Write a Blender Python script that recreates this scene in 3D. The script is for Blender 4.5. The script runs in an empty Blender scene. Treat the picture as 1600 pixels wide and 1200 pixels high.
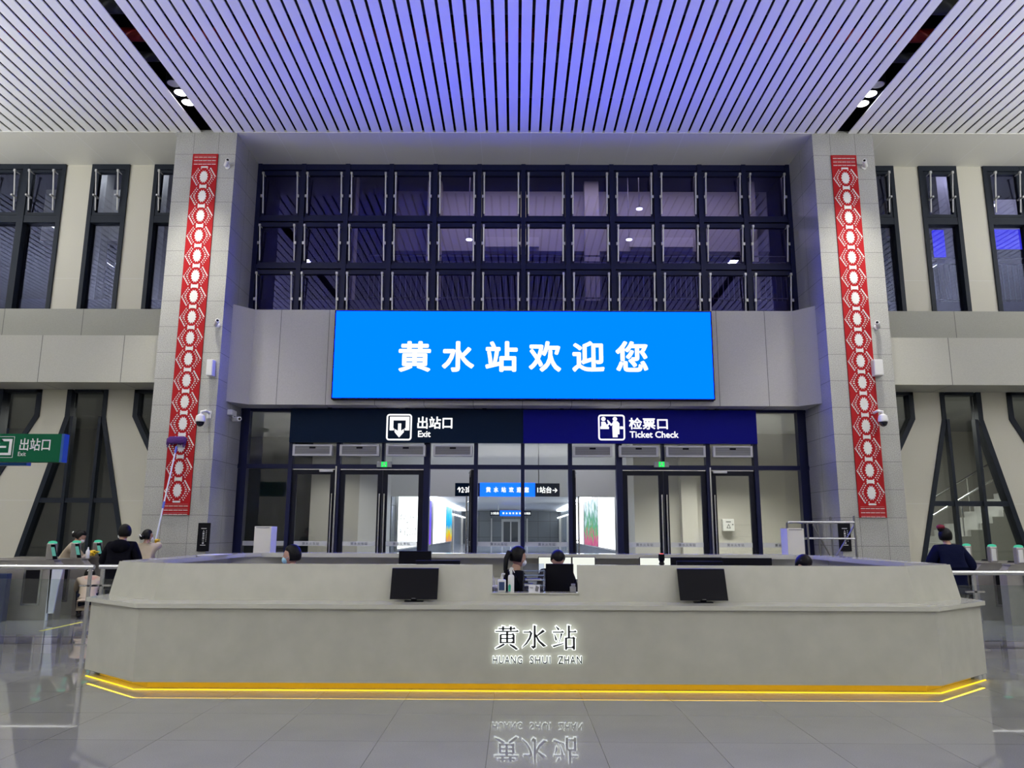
import bpy, bmesh, math, random
from mathutils import Vector, Matrix
random.seed(7)
PI = math.pi
SC = bpy.context.scene
COL = SC.collection

# ------------------------------------------------------------------ camera
F = 1210.0                                   # focal length in pixels of the 1600 wide frame
EYE = 1.6
vy = Vector((4, -231, -F)).normalized()      # world +Y seen from the camera
vz = Vector((25, (F * F + 100) / 231, -F)).normalized()
vx = vy.cross(vz)
ROT = Matrix((vx, vy, vz))                   # camera -> world
cam_data = bpy.data.cameras.new('camera')
cam_data.sensor_width = 36.0
cam_data.lens = F / 1600 * 36.0
cam_data.clip_end = 300
cam = bpy.data.objects.new('camera', cam_data)
cam.matrix_world = Matrix.Translation((0, 0, EYE)) @ ROT.to_4x4()
COL.objects.link(cam)
SC.camera = cam


def at(px, py, Y):
    d = ROT @ Vector((px - 800, 600 - py, -F))
    return Vector((0, 0, EYE)) + d * (Y / d.y)


# ------------------------------------------------------------------ view, world
SC.view_settings.view_transform = 'Standard'
SC.view_settings.look = 'None'
SC.view_settings.exposure = 0.0
SC.view_settings.gamma = 1.0
SC.view_settings.use_curve_mapping = False
SC.cycles.use_denoising = True
SC.cycles.max_bounces = 10
SC.cycles.diffuse_bounces = 4
SC.cycles.glossy_bounces = 5
SC.cycles.transparent_max_bounces = 24
SC.cycles.sample_clamp_indirect = 6.0
SC.cycles.caustics_reflective = False
SC.cycles.caustics_refractive = False
world = bpy.data.worlds.new('world')
SC.world = world
world.use_nodes = True
world.node_tree.nodes['Background'].inputs[0].default_value = (0.012, 0.014, 0.025, 1)
world.node_tree.nodes['Background'].inputs[1].default_value = 1.0

# ------------------------------------------------------------------ main dimensions
XC = 0.19          # axis of the facade
DX = 0.23          # axis of the information desk
YF = 18.0          # glass facade
YC = 16.4          # face of the stone columns
ZC = 10.6          # hall ceiling
CI, CO = 6.60, 7.985   # columns, inner and outer side, from the axis
BAND = 7.285       # dark ceiling bands, from the axis
KW = (1.0, 0.965, 0.87)   # colour of the hall lamps


def area(name, loc, size, power, color=KW, rot=(0, 0, 0), shape='DISK', size_y=None, spread=PI):
    d = bpy.data.lights.new(name, 'AREA')
    d.shape = shape
    d.size = size
    if size_y:
        d.size_y = size_y
    d.energy = power
    d.color = color
    d.spread = spread
    o = bpy.data.objects.new(name, d)
    o.location = loc
    o.rotation_euler = rot
    COL.objects.link(o)
    return o


def spot(name, loc, aim, power, angle, blend=0.6, radius=0.08, color=KW):
    d = bpy.data.lights.new(name, 'SPOT')
    d.energy = power
    d.color = color
    d.spot_size = math.radians(angle)
    d.spot_blend = blend
    d.shadow_soft_size = radius
    o = bpy.data.objects.new(name, d)
    o.location = loc
    o.rotation_euler = (Vector(aim) - Vector(loc)).to_track_quat('-Z', 'Y').to_euler()
    COL.objects.link(o)
    return o


# downlights in the dark bands of the ceiling (the front ones are seen, the others are behind the camera)
for s in (-1, 1):
    for y in (10.6, 6.0, 1.5, -3.0, -7.5):
        area('hall_lamp', (XC + s * BAND, y, ZC + 0.05), 0.5, 85)
        area('hall_lamp', (XC + s * 14.2, y, ZC + 0.05), 0.5, 80)
    area('hall_lamp', (XC + s * 14.2, 14.0, ZC + 0.05), 0.5, 170)
    for y in (14.9, 15.25):
        spot('downlight_beam', (XC + s * (BAND + 0.02), y, ZC - 0.02), (XC + s * BAND, y + 1.15, 0), 850, 60, 1.0)
# added lights without fixtures, out of view, brightening the slatted ceiling from below
for s, x in ((-1, -15.3), (1, 15.7)):
    area('ceiling_fill', (x, 1.0, 6.2), 0.4, 3300, (0.97, 0.98, 1.0), (PI, 0, 0), 'RECTANGLE', 24.0)
area('ceiling_fill', (0.2, -12.5, 6.2), 28.0, 1100, (0.97, 0.98, 1.0), (PI, 0, 0), 'RECTANGLE', 0.4)
# rooms behind the glass
SP = math.radians(110)
area('vestibule_lamp', (-5.0, 20.6, 4.2), 1.0, 42, (1, 0.97, 0.93), shape='RECTANGLE', size_y=0.4, spread=SP)
area('vestibule_lamp', (0.2, 20.6, 4.2), 3.2, 230, (0.86, 0.88, 1), shape='RECTANGLE', size_y=0.4, spread=SP)
area('vestibule_lamp', (5.6, 20.6, 4.2), 3.0, 160, (1, 0.97, 0.88), shape='RECTANGLE', size_y=0.4, spread=SP)
area('mezzanine_lamp', (2.2, 20.6, 11.9), 9.0, 150, (1, 0.88, 0.80), shape='RECTANGLE', size_y=0.3)
area('mezzanine_lamp', (13.6, 20.6, 11.9), 3.0, 60, (0.75, 0.72, 1), shape='RECTANGLE', size_y=0.3)
area('mezzanine_lamp', (-11.5, 20.6, 11.9), 3.0, 45, (0.95, 1.0, 0.92), shape='RECTANGLE', size_y=0.3)
area('stair_lamp', (10.8, 20.5, 4.6), 2.0, 260, (1, 0.99, 0.95), shape='RECTANGLE', size_y=0.4)
area('bulkhead_fill', (0.1, 22.6, 4.35), 6.5, 22, (0.86, 0.88, 1), (math.radians(50), 0, 0), 'RECTANGLE', 0.15)  # added light, hidden from the hall, to brighten the bulkhead
area('side_room_lamp', (-10.6, 20.5, 4.6), 2.0, 130, (1, 0.97, 0.92), shape='RECTANGLE', size_y=0.4)


# ------------------------------------------------------------------ materials
def new_mat(name):
    m = bpy.data.materials.new(name)
    m.use_nodes = True
    nt = m.node_tree
    return m, nt, nt.nodes['Principled BSDF']


def pos_node(nt):
    return nt.nodes.new('ShaderNodeNewGeometry').outputs['Position']


def mat(name, color, rough=0.5, metal=0.0, var=0.0, scale=8.0, spec=0.5, emit=None, strength=0.0, coat=0.0, bump=0.0):
    m, nt, b = new_mat(name)
    b.inputs['Base Color'].default_value = (*color, 1)
    b.inputs['Roughness'].default_value = rough
    b.inputs['Metallic'].default_value = metal
    b.inputs['Specular IOR Level'].default_value = spec
    b.inputs['Coat Weight'].default_value = coat
    if emit:
        b.inputs['Emission Color'].default_value = (*emit, 1)
        b.inputs['Emission Strength'].default_value = strength
    if var or bump:
        tc = nt.nodes.new('ShaderNodeTexCoord')
        nz = nt.nodes.new('ShaderNodeTexNoise')
        nz.inputs['Scale'].default_value = scale
        nz.inputs['Detail'].default_value = 4
        nt.links.new(tc.outputs['Object'], nz.inputs['Vector'])
        if var:
            mx = nt.nodes.new('ShaderNodeMix')
            mx.data_type = 'RGBA'
            mx.inputs[6].default_value = (*[max(0, c * (1 - var)) for c in color], 1)
            mx.inputs[7].default_value = (*[min(1, c * (1 + var)) for c in color], 1)
            nt.links.new(nz.outputs['Fac'], mx.inputs[0])
            nt.links.new(mx.outputs[2], b.inputs['Base Color'])
        if bump:
            bp = nt.nodes.new('ShaderNodeBump')
            bp.inputs['Strength'].default_value = bump
            bp.inputs['Distance'].default_value = 0.02
            nt.links.new(nz.outputs['Fac'], bp.inputs['Height'])
            nt.links.new(bp.outputs['Normal'], b.inputs['Normal'])
    return m


def math_node(nt, op, a, b=None):
    n = nt.nodes.new('ShaderNodeMath')
    n.operation = op
    for i, v in enumerate((a, b)):
        if v is None:
            continue
        if isinstance(v, (int, float)):
            n.inputs[i].default_value = v
        else:
            nt.links.new(v, n.inputs[i])
    return n.outputs[0]


def tiled(name, color, joint, w, h, px=0.0, pz=0.0, axes='xz', gap=0.008, rough=0.5, speckle=0.12, sp_scale=90.0,
          tile_var=0.04, coat=0.0, spec=0.5, cloud=0.0, slope=0.0):
    """stone or panel cladding: straight joints every w and h metres, speckled surface"""
    m, nt, b = new_mat(name)
    P = pos_node(nt)
    sep = nt.nodes.new('ShaderNodeSeparateXYZ')
    nt.links.new(P, sep.inputs[0])
    x, y, z = sep.outputs
    u = {'xz': x, 'yz': y, 'xy': x}[axes]
    v = y if axes == 'xy' else z
    if slope:
        u = math_node(nt, 'ADD', u, math_node(nt, 'MULTIPLY', y, slope))
    comb = nt.nodes.new('ShaderNodeCombineXYZ')
    nt.links.new(math_node(nt, 'SUBTRACT', u, px), comb.inputs[0])
    nt.links.new(math_node(nt, 'SUBTRACT', v, pz), comb.inputs[1])
    br = nt.nodes.new('ShaderNodeTexBrick')
    br.offset = 0.0
    br.squash = 1.0
    br.inputs['Scale'].default_value = 1.0
    br.inputs['Brick Width'].default_value = w
    br.inputs['Row Height'].default_value = h
    br.inputs['Mortar Size'].default_value = gap / 2
    br.inputs['Mortar Smooth'].default_value = 0.0
    br.inputs['Bias'].default_value = 0.0
    br.inputs['Color1'].default_value = (*[c * (1 - tile_var) for c in color], 1)
    br.inputs['Color2'].default_value = (*[min(1, c * (1 + tile_var)) for c in color], 1)
    br.inputs['Mortar'].default_value = (*joint, 1)
    nt.links.new(comb.outputs[0], br.inputs['Vector'])
    nz = nt.nodes.new('ShaderNodeTexNoise')
    nz.inputs['Scale'].default_value = sp_scale
    nz.inputs['Detail'].default_value = 3
    nt.links.new(P, nz.inputs['Vector'])
    mr = nt.nodes.new('ShaderNodeMapRange')
    mr.inputs['From Min'].default_value = 0.3
    mr.inputs['From Max'].default_value = 0.7
    mr.inputs['To Min'].default_value = 1 - speckle
    mr.inputs['To Max'].default_value = 1 + speckle
    nt.links.new(nz.outputs['Fac'], mr.inputs['Value'])
    fac = mr.outputs[0]
    if cloud:
        n2 = nt.nodes.new('ShaderNodeTexNoise')
        n2.inputs['Scale'].default_value = 1.6
        n2.inputs['Detail'].default_value = 6
        nt.links.new(P, n2.inputs['Vector'])
        m2 = nt.nodes.new('ShaderNodeMapRange')
        m2.inputs['From Min'].default_value = 0.3
        m2.inputs['From Max'].default_value = 0.7
        m2.inputs['To Min'].default_value = 1 - cloud
        m2.inputs['To Max'].default_value = 1 + cloud
        nt.links.new(n2.outputs['Fac'], m2.inputs['Value'])
        fac = math_node(nt, 'MULTIPLY', fac, m2.outputs[0])
    vm = nt.nodes.new('ShaderNodeVectorMath')
    vm.operation = 'SCALE'
    nt.links.new(br.outputs['Color'], vm.inputs[0])
    nt.links.new(fac, vm.inputs['Scale'])
    nt.links.new(vm.outputs[0], b.inputs['Base Color'])
    b.inputs['Roughness'].default_value = rough
    b.inputs['Specular IOR Level'].default_value = spec
    b.inputs['Coat Weight'].default_value = coat
    return m


def glass(name, tint, refl=1.0, rough=0.0, gc=(1, 1, 1)):
    m = bpy.data.materials.new(name)
    m.use_nodes = True
    nt = m.node_tree
    nt.nodes.clear()
    out = nt.nodes.new('ShaderNodeOutputMaterial')
    mix = nt.nodes.new('ShaderNodeMixShader')
    tr = nt.nodes.new('ShaderNodeBsdfTransparent')
    tr.inputs[0].default_value = (*tint, 1)
    gl = nt.nodes.new('ShaderNodeBsdfGlossy')
    gl.inputs['Roughness'].default_value = rough
    gl.inputs['Color'].default_value = (*gc, 1)
    fr = nt.nodes.new('ShaderNodeFresnel')
    fr.inputs['IOR'].default_value = 1.5
    f = math_node(nt, 'MINIMUM', math_node(nt, 'MULTIPLY', fr.outputs[0], refl), 1.0)
    nt.links.new(f, mix.inputs[0])
    nt.links.new(tr.outputs[0], mix.inputs[1])
    nt.links.new(gl.outputs[0], mix.inputs[2])
    nt.links.new(mix.outputs[0], out.inputs[0])
    return m


def frosted(name):
    m = bpy.data.materials.new(name)
    m.use_nodes = True
    nt = m.node_tree
    nt.nodes.clear()
    out = nt.nodes.new('ShaderNodeOutputMaterial')
    mix = nt.nodes.new('ShaderNodeMixShader')
    mix.inputs[0].default_value = 0.45
    tr = nt.nodes.new('ShaderNodeBsdfTransparent')
    df = nt.nodes.new('ShaderNodeBsdfDiffuse')
    df.inputs[0].default_value = (0.8, 0.82, 0.86, 1)
    nt.links.new(tr.outputs[0], mix.inputs[1])
    nt.links.new(df.outputs[0], mix.inputs[2])
    nt.links.new(mix.outputs[0], out.inputs[0])
    return m


def glow(name, color, strength=1.0):
    m = bpy.data.materials.new(name)
    m.use_nodes = True
    nt = m.node_tree
    nt.nodes.clear()
    out = nt.nodes.new('ShaderNodeOutputMaterial')
    e = nt.nodes.new('ShaderNodeEmission')
    e.inputs[0].default_value = (*color, 1)
    e.inputs[1].default_value = strength
    nt.links.new(e.outputs[0], out.inputs[0])
    return m


def picture_glow(name, stops, scale, strength, axis_mix=0.4):
    """a backlit poster: blotches of colour that change with height"""
    m = bpy.data.materials.new(name)
    m.use_nodes = True
    nt = m.node_tree
    nt.nodes.clear()
    out = nt.nodes.new('ShaderNodeOutputMaterial')
    e = nt.nodes.new('ShaderNodeEmission')
    e.inputs[1].default_value = strength
    P = pos_node(nt)
    sep = nt.nodes.new('ShaderNodeSeparateXYZ')
    nt.links.new(P, sep.inputs[0])
    nz = nt.nodes.new('ShaderNodeTexNoise')
    nz.inputs['Scale'].default_value = scale
    nz.inputs['Detail'].default_value = 6
    nt.links.new(P, nz.inputs['Vector'])
    h = math_node(nt, 'DIVIDE', math_node(nt, 'SUBTRACT', sep.outputs[2], 1.0), 2.0)
    v = math_node(nt, 'ADD', math_node(nt, 'MULTIPLY', h, 1 - axis_mix), math_node(nt, 'MULTIPLY', nz.outputs['Fac'], axis_mix))
    cr = nt.nodes.new('ShaderNodeValToRGB')
    while len(cr.color_ramp.elements) < len(stops):
        cr.color_ramp.elements.new(0.5)
    for el, (p, c) in zip(cr.color_ramp.elements, stops):
        el.position = p
        el.color = (*c, 1)
    nt.links.new(v, cr.inputs[0])
    nt.links.new(cr.outputs[0], e.inputs[0])
    nt.links.new(e.outputs[0], out.inputs[0])
    return m


M = {}
M['slat'] = mat('white_slat', (0.86, 0.86, 0.85), 0.5, spec=0.3)
M['void'] = mat('black_void', (0.004, 0.004, 0.005), 0.95, spec=0.05)
M['duct'] = mat('duct_grey', (0.05, 0.055, 0.06), 0.6)
M['red_pipe'] = mat('red_pipe', (0.22, 0.006, 0.006), 0.5)
M['soffit'] = tiled('soffit_panels', (0.70, 0.69, 0.62), (0.8, 0.8, 0.78), 1.17, 60, 0.35, 0, 'xy', 0.01, 0.5, 0.02, 60, 0.02)
M['cream'] = tiled('cream_wall', (0.57, 0.55, 0.46), (0.62, 0.61, 0.55), 60, 5.348, 10, 2.27, 'xz', 0.015, 0.6, 0.03, 60, 0.0)
M['panel'] = tiled('grey_beam_panels', (0.46, 0.45, 0.43), (0.14, 0.14, 0.14), 1.12, 60, 0.17, -5, 'xz', 0.014, 0.55, 0.07, 70, 0.03)
M['panel_side'] = tiled('grey_side_beam_panels', (0.46, 0.455, 0.40), (0.14, 0.14, 0.13), 1.866, 60, -8.87, -5, 'xz', 0.016, 0.55, 0.06, 70, 0.03, slope=-0.0)
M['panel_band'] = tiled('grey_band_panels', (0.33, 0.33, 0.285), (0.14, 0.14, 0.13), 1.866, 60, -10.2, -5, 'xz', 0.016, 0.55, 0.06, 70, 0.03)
M['granite_l'] = tiled('grey_granite_left', (0.375, 0.375, 0.345), (0.12, 0.12, 0.12), 0.57, 0.5815, -7.385, 10.06, 'xz', 0.008, 0.3, 0.34, 60, 0.03, cloud=0.05)
M['granite_r'] = tiled('grey_granite_right', (0.375, 0.375, 0.345), (0.12, 0.12, 0.12), 0.57, 0.5815, 7.19, 10.06, 'xz', 0.008, 0.3, 0.34, 60, 0.03, cloud=0.05)
M['granite_s'] = tiled('polished_granite_side', (0.36, 0.36, 0.37), (0.12, 0.12, 0.12), 0.8, 0.5815, 16.4, 10.06, 'yz', 0.008, 0.08, 0.16, 75, 0.03, cloud=0.05)
M['floor'] = tiled('polished_granite_floor', (0.28, 0.28, 0.255), (0.06, 0.06, 0.06), 0.86, 0.9, -0.196, 7.32, 'xy', 0.004, 0.025, 0.10, 120, 0.03, cloud=0.05)
M['floor_dark'] = mat('dark_floor_strip', (0.06, 0.06, 0.06), 0.12)
M['frame'] = mat('anthracite_aluminium', (0.012, 0.017, 0.027), 0.45, 0.0, spec=0.25)
M['frame_blue_lit'] = mat('blue_lit_aluminium', (0.005, 0.008, 0.045), 0.45, 0.0, spec=0.25)  # frame aluminium with the blue light of the LED screen put into its colour
M['door_frame'] = mat('black_door_frame', (0.004, 0.005, 0.014), 0.45, 0.0, spec=0.2)
M['steel'] = mat('brushed_steel', (0.56, 0.56, 0.55), 0.24, 1.0, var=0.08, scale=30)
M['steel_dark'] = mat('dark_steel', (0.25, 0.25, 0.25), 0.35, 1.0)
M['gate_steel'] = mat('gate_steel', (0.36, 0.34, 0.32), 0.3, 0.5, var=0.15, scale=6)
M['strut'] = mat('pale_strut', (0.55, 0.55, 0.55), 0.35, 0.4)
M['glass_up'] = glass('dark_window_glass', (0.66, 0.65, 0.88), 1.5, gc=(0.55, 0.55, 1.0))
M['glass_up_side'] = glass('side_window_glass', (0.60, 0.62, 0.72), 1.0, gc=(0.6, 0.64, 0.85))
M['glass_low'] = glass('clear_glass', (0.93, 0.95, 0.94), 0.75)
M['glass_side'] = glass('grey_glass', (0.84, 0.87, 0.86), 0.9)
M['glass_rail'] = glass('rail_glass', (0.86, 0.90, 0.89), 1.0)
M['desk'] = tiled('white_marble_desk', (0.47, 0.465, 0.40), (0.5, 0.5, 0.46), 60, 60, 10, -5, 'xz', 0.001, 0.16, 0.04, 5.0, 0.0, cloud=0.03)
M['desk_top'] = mat('white_marble_ledge', (0.54, 0.535, 0.465), 0.12, var=0.03, scale=4)
M['gold'] = mat('gold_plinth', (0.60, 0.46, 0.06), 0.4, 0.3)
M['led_strip'] = glow('amber_led', (1.0, 0.62, 0.02), 9.0)
M['floor_glow'] = glow('amber_floor_glow', (1.0, 0.66, 0.03), 1.5)  # stands in for amber light falling on the floor, no lamp of its own
M['screen'] = glow('blue_led_screen', (0.0, 0.27 / 18.0, 1.0), 18.0)
M['screen_small'] = glow('small_blue_screen', (0.0, 0.1, 1.0), 2.6)
M['white_glow'] = glow('white_lettering', (1, 1, 1), 1.3)
M['halo'] = glow('white_halo', (0.93, 1, 0.97), 2.0)
M['poster'] = glow('white_lightbox', (0.95, 0.98, 1), 2.2)
M['lamp'] = glow('lamp_disc', (1, 0.99, 0.96), 6)
M['strip'] = glow('strip_light', (0.90, 0.94, 1.0), 8.0)
M['green_glow'] = glow('green_exit_light', (0.02, 0.9, 0.12), 1.2)
M['teal_glow'] = glow('teal_gate_lamp', (0.08, 0.50, 0.32), 1.0)
M['teal_screen'] = glow('gate_screen', (0.12, 0.38, 0.32), 0.8)
M['blue_glow'] = glow('blue_cove_light', (0.06, 0.05, 1.0), 1.6)
M['red_glow'] = glow('red_indicator', (1, 0.15, 0.15), 1.5)
M['black'] = mat('black_plastic', (0.003, 0.003, 0.006), 0.5, spec=0.15)
M['black_matte'] = mat('matte_black', (0.006, 0.006, 0.010), 0.7, spec=0.15)
M['white'] = mat('white_plastic', (0.72, 0.72, 0.70), 0.35)
M['offwhite'] = mat('ivory_panel', (0.72, 0.70, 0.64), 0.4)
M['grey'] = mat('grey_plastic', (0.30, 0.30, 0.31), 0.5)
M['grille'] = mat('grille_grey', (0.16, 0.16, 0.17), 0.6)
M['curtain'] = mat('air_curtain_grey', (0.46, 0.46, 0.48), 0.4)
M['sign_teal'] = mat('dark_teal_sign', (0.001, 0.011, 0.035), 0.5, spec=0.1)
M['sign_navy'] = mat('navy_sign', (0.001, 0.002, 0.20), 0.5, spec=0.1)
M['sign_green'] = mat('green_sign', (0.0, 0.095, 0.04), 0.5, spec=0.15)
M['sign_blue'] = mat('blue_sign', (0.01, 0.08, 0.28), 0.4)
M['bin_blue'] = mat('dark_blue_box', (0.006, 0.02, 0.08), 0.5)
M['red'] = mat('red_banner', (0.38, 0.006, 0.010), 0.6, spec=0.2)
M['banner_white'] = mat('banner_white', (0.72, 0.71, 0.69), 0.6, var=0.15, scale=60)
M['banner_pink'] = mat('banner_faint', (0.50, 0.20, 0.20), 0.6)
M['beige_wall'] = mat('beige_wall', (0.52, 0.50, 0.45), 0.6, var=0.03, scale=1.5)
M['white_wall'] = mat('white_wall', (0.72, 0.72, 0.72), 0.5)
M['grey_wall'] = mat('grey_wall', (0.20, 0.20, 0.20), 0.6, var=0.1, scale=2)
M['dark_wall'] = mat('dark_teal_wall', (0.03, 0.045, 0.055), 0.3, var=0.3, scale=1.2)
M['corr_wall'] = tiled('corridor_panels', (0.20, 0.23, 0.26), (0.05, 0.05, 0.05), 0.9, 1.2, 0, 0, 'xz', 0.02, 0.25, 0.05, 20, 0.1)
M['corr_floor'] = mat('corridor_floor', (0.30, 0.31, 0.34), 0.12)
M['corr_ceiling'] = mat('corridor_ceiling', (0.55, 0.57, 0.62), 0.4)
M['plum'] = mat('plum_wall', (0.09, 0.08, 0.17), 0.7)
M['plum_dark'] = mat('dark_plum_wall', (0.03, 0.028, 0.06), 0.7)
M['stone_step'] = mat('stone_step', (0.33, 0.33, 0.31), 0.5, var=0.1, scale=20)
M['yellow'] = mat('yellow_tape', (0.72, 0.66, 0.12), 0.6)
M['frost'] = frosted('frosted_strip')
M['frost_text'] = mat('frosted_text', (0.12, 0.13, 0.16), 0.6)
M['skin'] = mat('skin', (0.46, 0.27, 0.19), 0.5)
M['hair'] = mat('black_hair', (0.004, 0.0035, 0.004), 0.5, spec=0.2, bump=0.3, scale=60)
M['eye'] = mat('eye', (0.01, 0.008, 0.006), 0.2)
M['mask'] = mat('white_mask', (0.75, 0.76, 0.76), 0.7)
M['mask_blue'] = mat('blue_mask', (0.35, 0.62, 0.75), 0.7)
M['jacket_beige'] = mat('beige_jacket', (0.42, 0.345, 0.255), 0.8, var=0.1, scale=10, bump=0.3)
M['jacket_black'] = mat('black_coat', (0.004, 0.004, 0.008), 0.9, spec=0.1, bump=0.5, scale=12)
M['jacket_navy'] = mat('navy_coat', (0.004, 0.006, 0.028), 0.9, spec=0.1, bump=0.4, scale=10)
M['trousers'] = mat('dark_trousers', (0.012, 0.014, 0.022), 0.9, spec=0.1)
M['shoe'] = mat('black_shoe', (0.01, 0.01, 0.01), 0.5)
M['glove'] = mat('yellow_glove', (0.80, 0.52, 0.02), 0.45)
M['scarf'] = mat('teal_collar', (0.10, 0.30, 0.32), 0.7)
M['purple'] = mat('purple_mop', (0.075, 0.02, 0.16), 0.9, bump=0.8, scale=40)
M['pole'] = mat('pale_pole', (0.66, 0.70, 0.80), 0.3)
M['pole_blue'] = mat('blue_collar', (0.08, 0.12, 0.55), 0.4)
M['wine'] = mat('wine_scrunchie', (0.20, 0.01, 0.03), 0.8)
M['acrylic'] = glass('acrylic', (0.80, 0.84, 0.95), 1.4, 0.05)
M['paper'] = mat('paper', (0.70, 0.70, 0.72), 0.7)
M['navy_print'] = mat('navy_print', (0.02, 0.05, 0.14), 0.5)
M['green_print'] = mat('green_print', (0.02, 0.35, 0.22), 0.5)
M['lens'] = mat('camera_lens', (0.01, 0.01, 0.012), 0.1)
M['dark_metal_letter'] = mat('dark_letter', (0.045, 0.045, 0.05), 0.35, 0.5)


# ------------------------------------------------------------------ mesh helpers
class MB:
    def __init__(s):
        s.v, s.f, s.m, s.sm = [], [], [], []

    def add(s, verts, faces, mi=0, smooth=False):
        n = len(s.v)
        s.v += [tuple(v) for v in verts]
        s.f += [tuple(i + n for i in f) for f in faces]
        s.m += [mi] * len(faces)
        s.sm += [smooth] * len(faces)
        return s

    def box(s, a, b, mi=0):
        x0, x1 = sorted((a[0], b[0]))
        y0, y1 = sorted((a[1], b[1]))
        z0, z1 = sorted((a[2], b[2]))
        v = [(x0, y0, z0), (x1, y0, z0), (x1, y1, z0), (x0, y1, z0), (x0, y0, z1), (x1, y0, z1), (x1, y1, z1), (x0, y1, z1)]
        return s.add(v, [(0, 3, 2, 1), (4, 5, 6, 7), (0, 1, 5, 4), (1, 2, 6, 5), (2, 3, 7, 6), (3, 0, 4, 7)], mi)

    def prism(s, pts, y0, y1, mi=0):
        """polygon of (x, z) points, in order, extruded along y"""
        ar = sum(pts[i][0] * pts[(i + 1) % len(pts)][1] - pts[(i + 1) % len(pts)][0] * pts[i][1] for i in range(len(pts)))
        if ar < 0:
            pts = pts[::-1]
        n = len(pts)
        v = [(x, y0, z) for x, z in pts] + [(x, y1, z) for x, z in pts]
        f = [tuple(range(n)), tuple(range(2 * n - 1, n - 1, -1))]
        f += [(i, i + n, (i + 1) % n + n, (i + 1) % n) for i in range(n)]
        return s.add(v, f, mi)

    def slab(s, pts, z0, z1, mi=0):
        """polygon of (x, y) points extruded along z"""
        ar = sum(pts[i][0] * pts[(i + 1) % len(pts)][1] - pts[(i + 1) % len(pts)][0] * pts[i][1] for i in range(len(pts)))
        if ar < 0:
            pts = pts[::-1]
        n = len(pts)
        v = [(x, y, z0) for x, y in pts] + [(x, y, z1) for x, y in pts]
        f = [tuple(range(n - 1, -1, -1)), tuple(range(n, 2 * n))]
        f += [(i, (i + 1) % n, (i + 1) % n + n, i + n) for i in range(n)]
        return s.add(v, f, mi)

    def tube(s, pts, r, n=10, mi=0, r2=None):
        pts = [Vector(p) for p in pts]
        rings = []
        prev = None
        for i, p in enumerate(pts):
            d = (pts[min(i + 1, len(pts) - 1)] - pts[max(i - 1, 0)]).normalized()
            if prev is None:
                a = d.orthogonal().normalized()
            else:
                a = (prev - d * prev.dot(d)).normalized()
            prev = a
            b = d.cross(a)
            rr = r if r2 is None else r + (r2 - r) * i / (len(pts) - 1)
            rings.append([p + (a * math.cos(2 * PI * k / n) + b * math.sin(2 * PI * k / n)) * rr for k in range(n)])
        v = [q for g in rings for q in g]
        f = []
        for i in range(len(rings) - 1):
            for k in range(n):
                f.append((i * n + k, i * n + (k + 1) % n, (i + 1) * n + (k + 1) % n, (i + 1) * n + k))
        f.append(tuple(range(n - 1, -1, -1)))
        f.append(tuple((len(rings) - 1) * n + k for k in range(n)))
        return s.add(v, f, mi, True)

    def lathe(s, prof, c, n=20, mi=0, axis=(0, 0, 1)):
        """profile of (radius, height) turned about an axis through c"""
        ax = Vector(axis).normalized()
        a = ax.orthogonal().normalized()
        b = ax.cross(a)
        c = Vector(c)
        v = []
        for r, h in prof:
            v += [c + ax * h + (a * math.cos(2 * PI * k / n) + b * math.sin(2 * PI * k / n)) * max(r, 1e-4) for k in range(n)]
        f = []
        for i in range(len(prof) - 1):
            for k in range(n):
                f.append((i * n + k, i * n + (k + 1) % n, (i + 1) * n + (k + 1) % n, (i + 1) * n + k))
        f.append(tuple(range(n - 1, -1, -1)))
        f.append(tuple((len(prof) - 1) * n + k for k in range(n)))
        return s.add(v, f, mi, True)

    def ball(s, c, r, mi=0, nu=16, nv=10, fn=None, rot=None):
        rx, ry, rz = (r, r, r) if isinstance(r, (int, float)) else r
        v = []
        for j in range(1, nv):
            t = PI * j / nv
            for i in range(nu):
                p = 2 * PI * i / nu
                v.append(Vector((math.sin(t) * math.cos(p), math.sin(t) * math.sin(p), math.cos(t))))
        v += [Vector((0, 0, 1)), Vector((0, 0, -1))]
        out = []
        for q in v:
            w = Vector((q.x * rx, q.y * ry, q.z * rz))
            if fn:
                w = fn(q, w)
            if rot:
                w = rot @ w
            out.append(w + Vector(c))
        f = []
        for j in range(nv - 2):
            for i in range(nu):
                f.append((j * nu + i, (j + 1) * nu + i, (j + 1) * nu + (i + 1) % nu, j * nu + (i + 1) % nu))
        T, B = len(v) - 2, len(v) - 1
        for i in range(nu):
            f.append((T, i, (i + 1) % nu))
            f.append((B, (nv - 2) * nu + (i + 1) % nu, (nv - 2) * nu + i))
        return s.add(out, f, mi, True)

    def rbox(s, a, b, r=0.01, mi=0):
        """box with softened edges"""
        bm = bmesh.new()
        x0, x1 = sorted((a[0], b[0]))
        y0, y1 = sorted((a[1], b[1]))
        z0, z1 = sorted((a[2], b[2]))
        bmesh.ops.create_cube(bm, size=1, matrix=Matrix.Translation(((x0 + x1) / 2, (y0 + y1) / 2, (z0 + z1) / 2)) @ Matrix.Diagonal((x1 - x0, y1 - y0, z1 - z0, 1)))
        bmesh.ops.bevel(bm, geom=bm.edges[:], offset=r, segments=2, affect='EDGES', profile=0.5)
        bm.verts.index_update()
        s.add([v.co.copy() for v in bm.verts], [[v.index for v in f.verts] for f in bm.faces], mi)
        bm.free()
        return s

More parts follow.
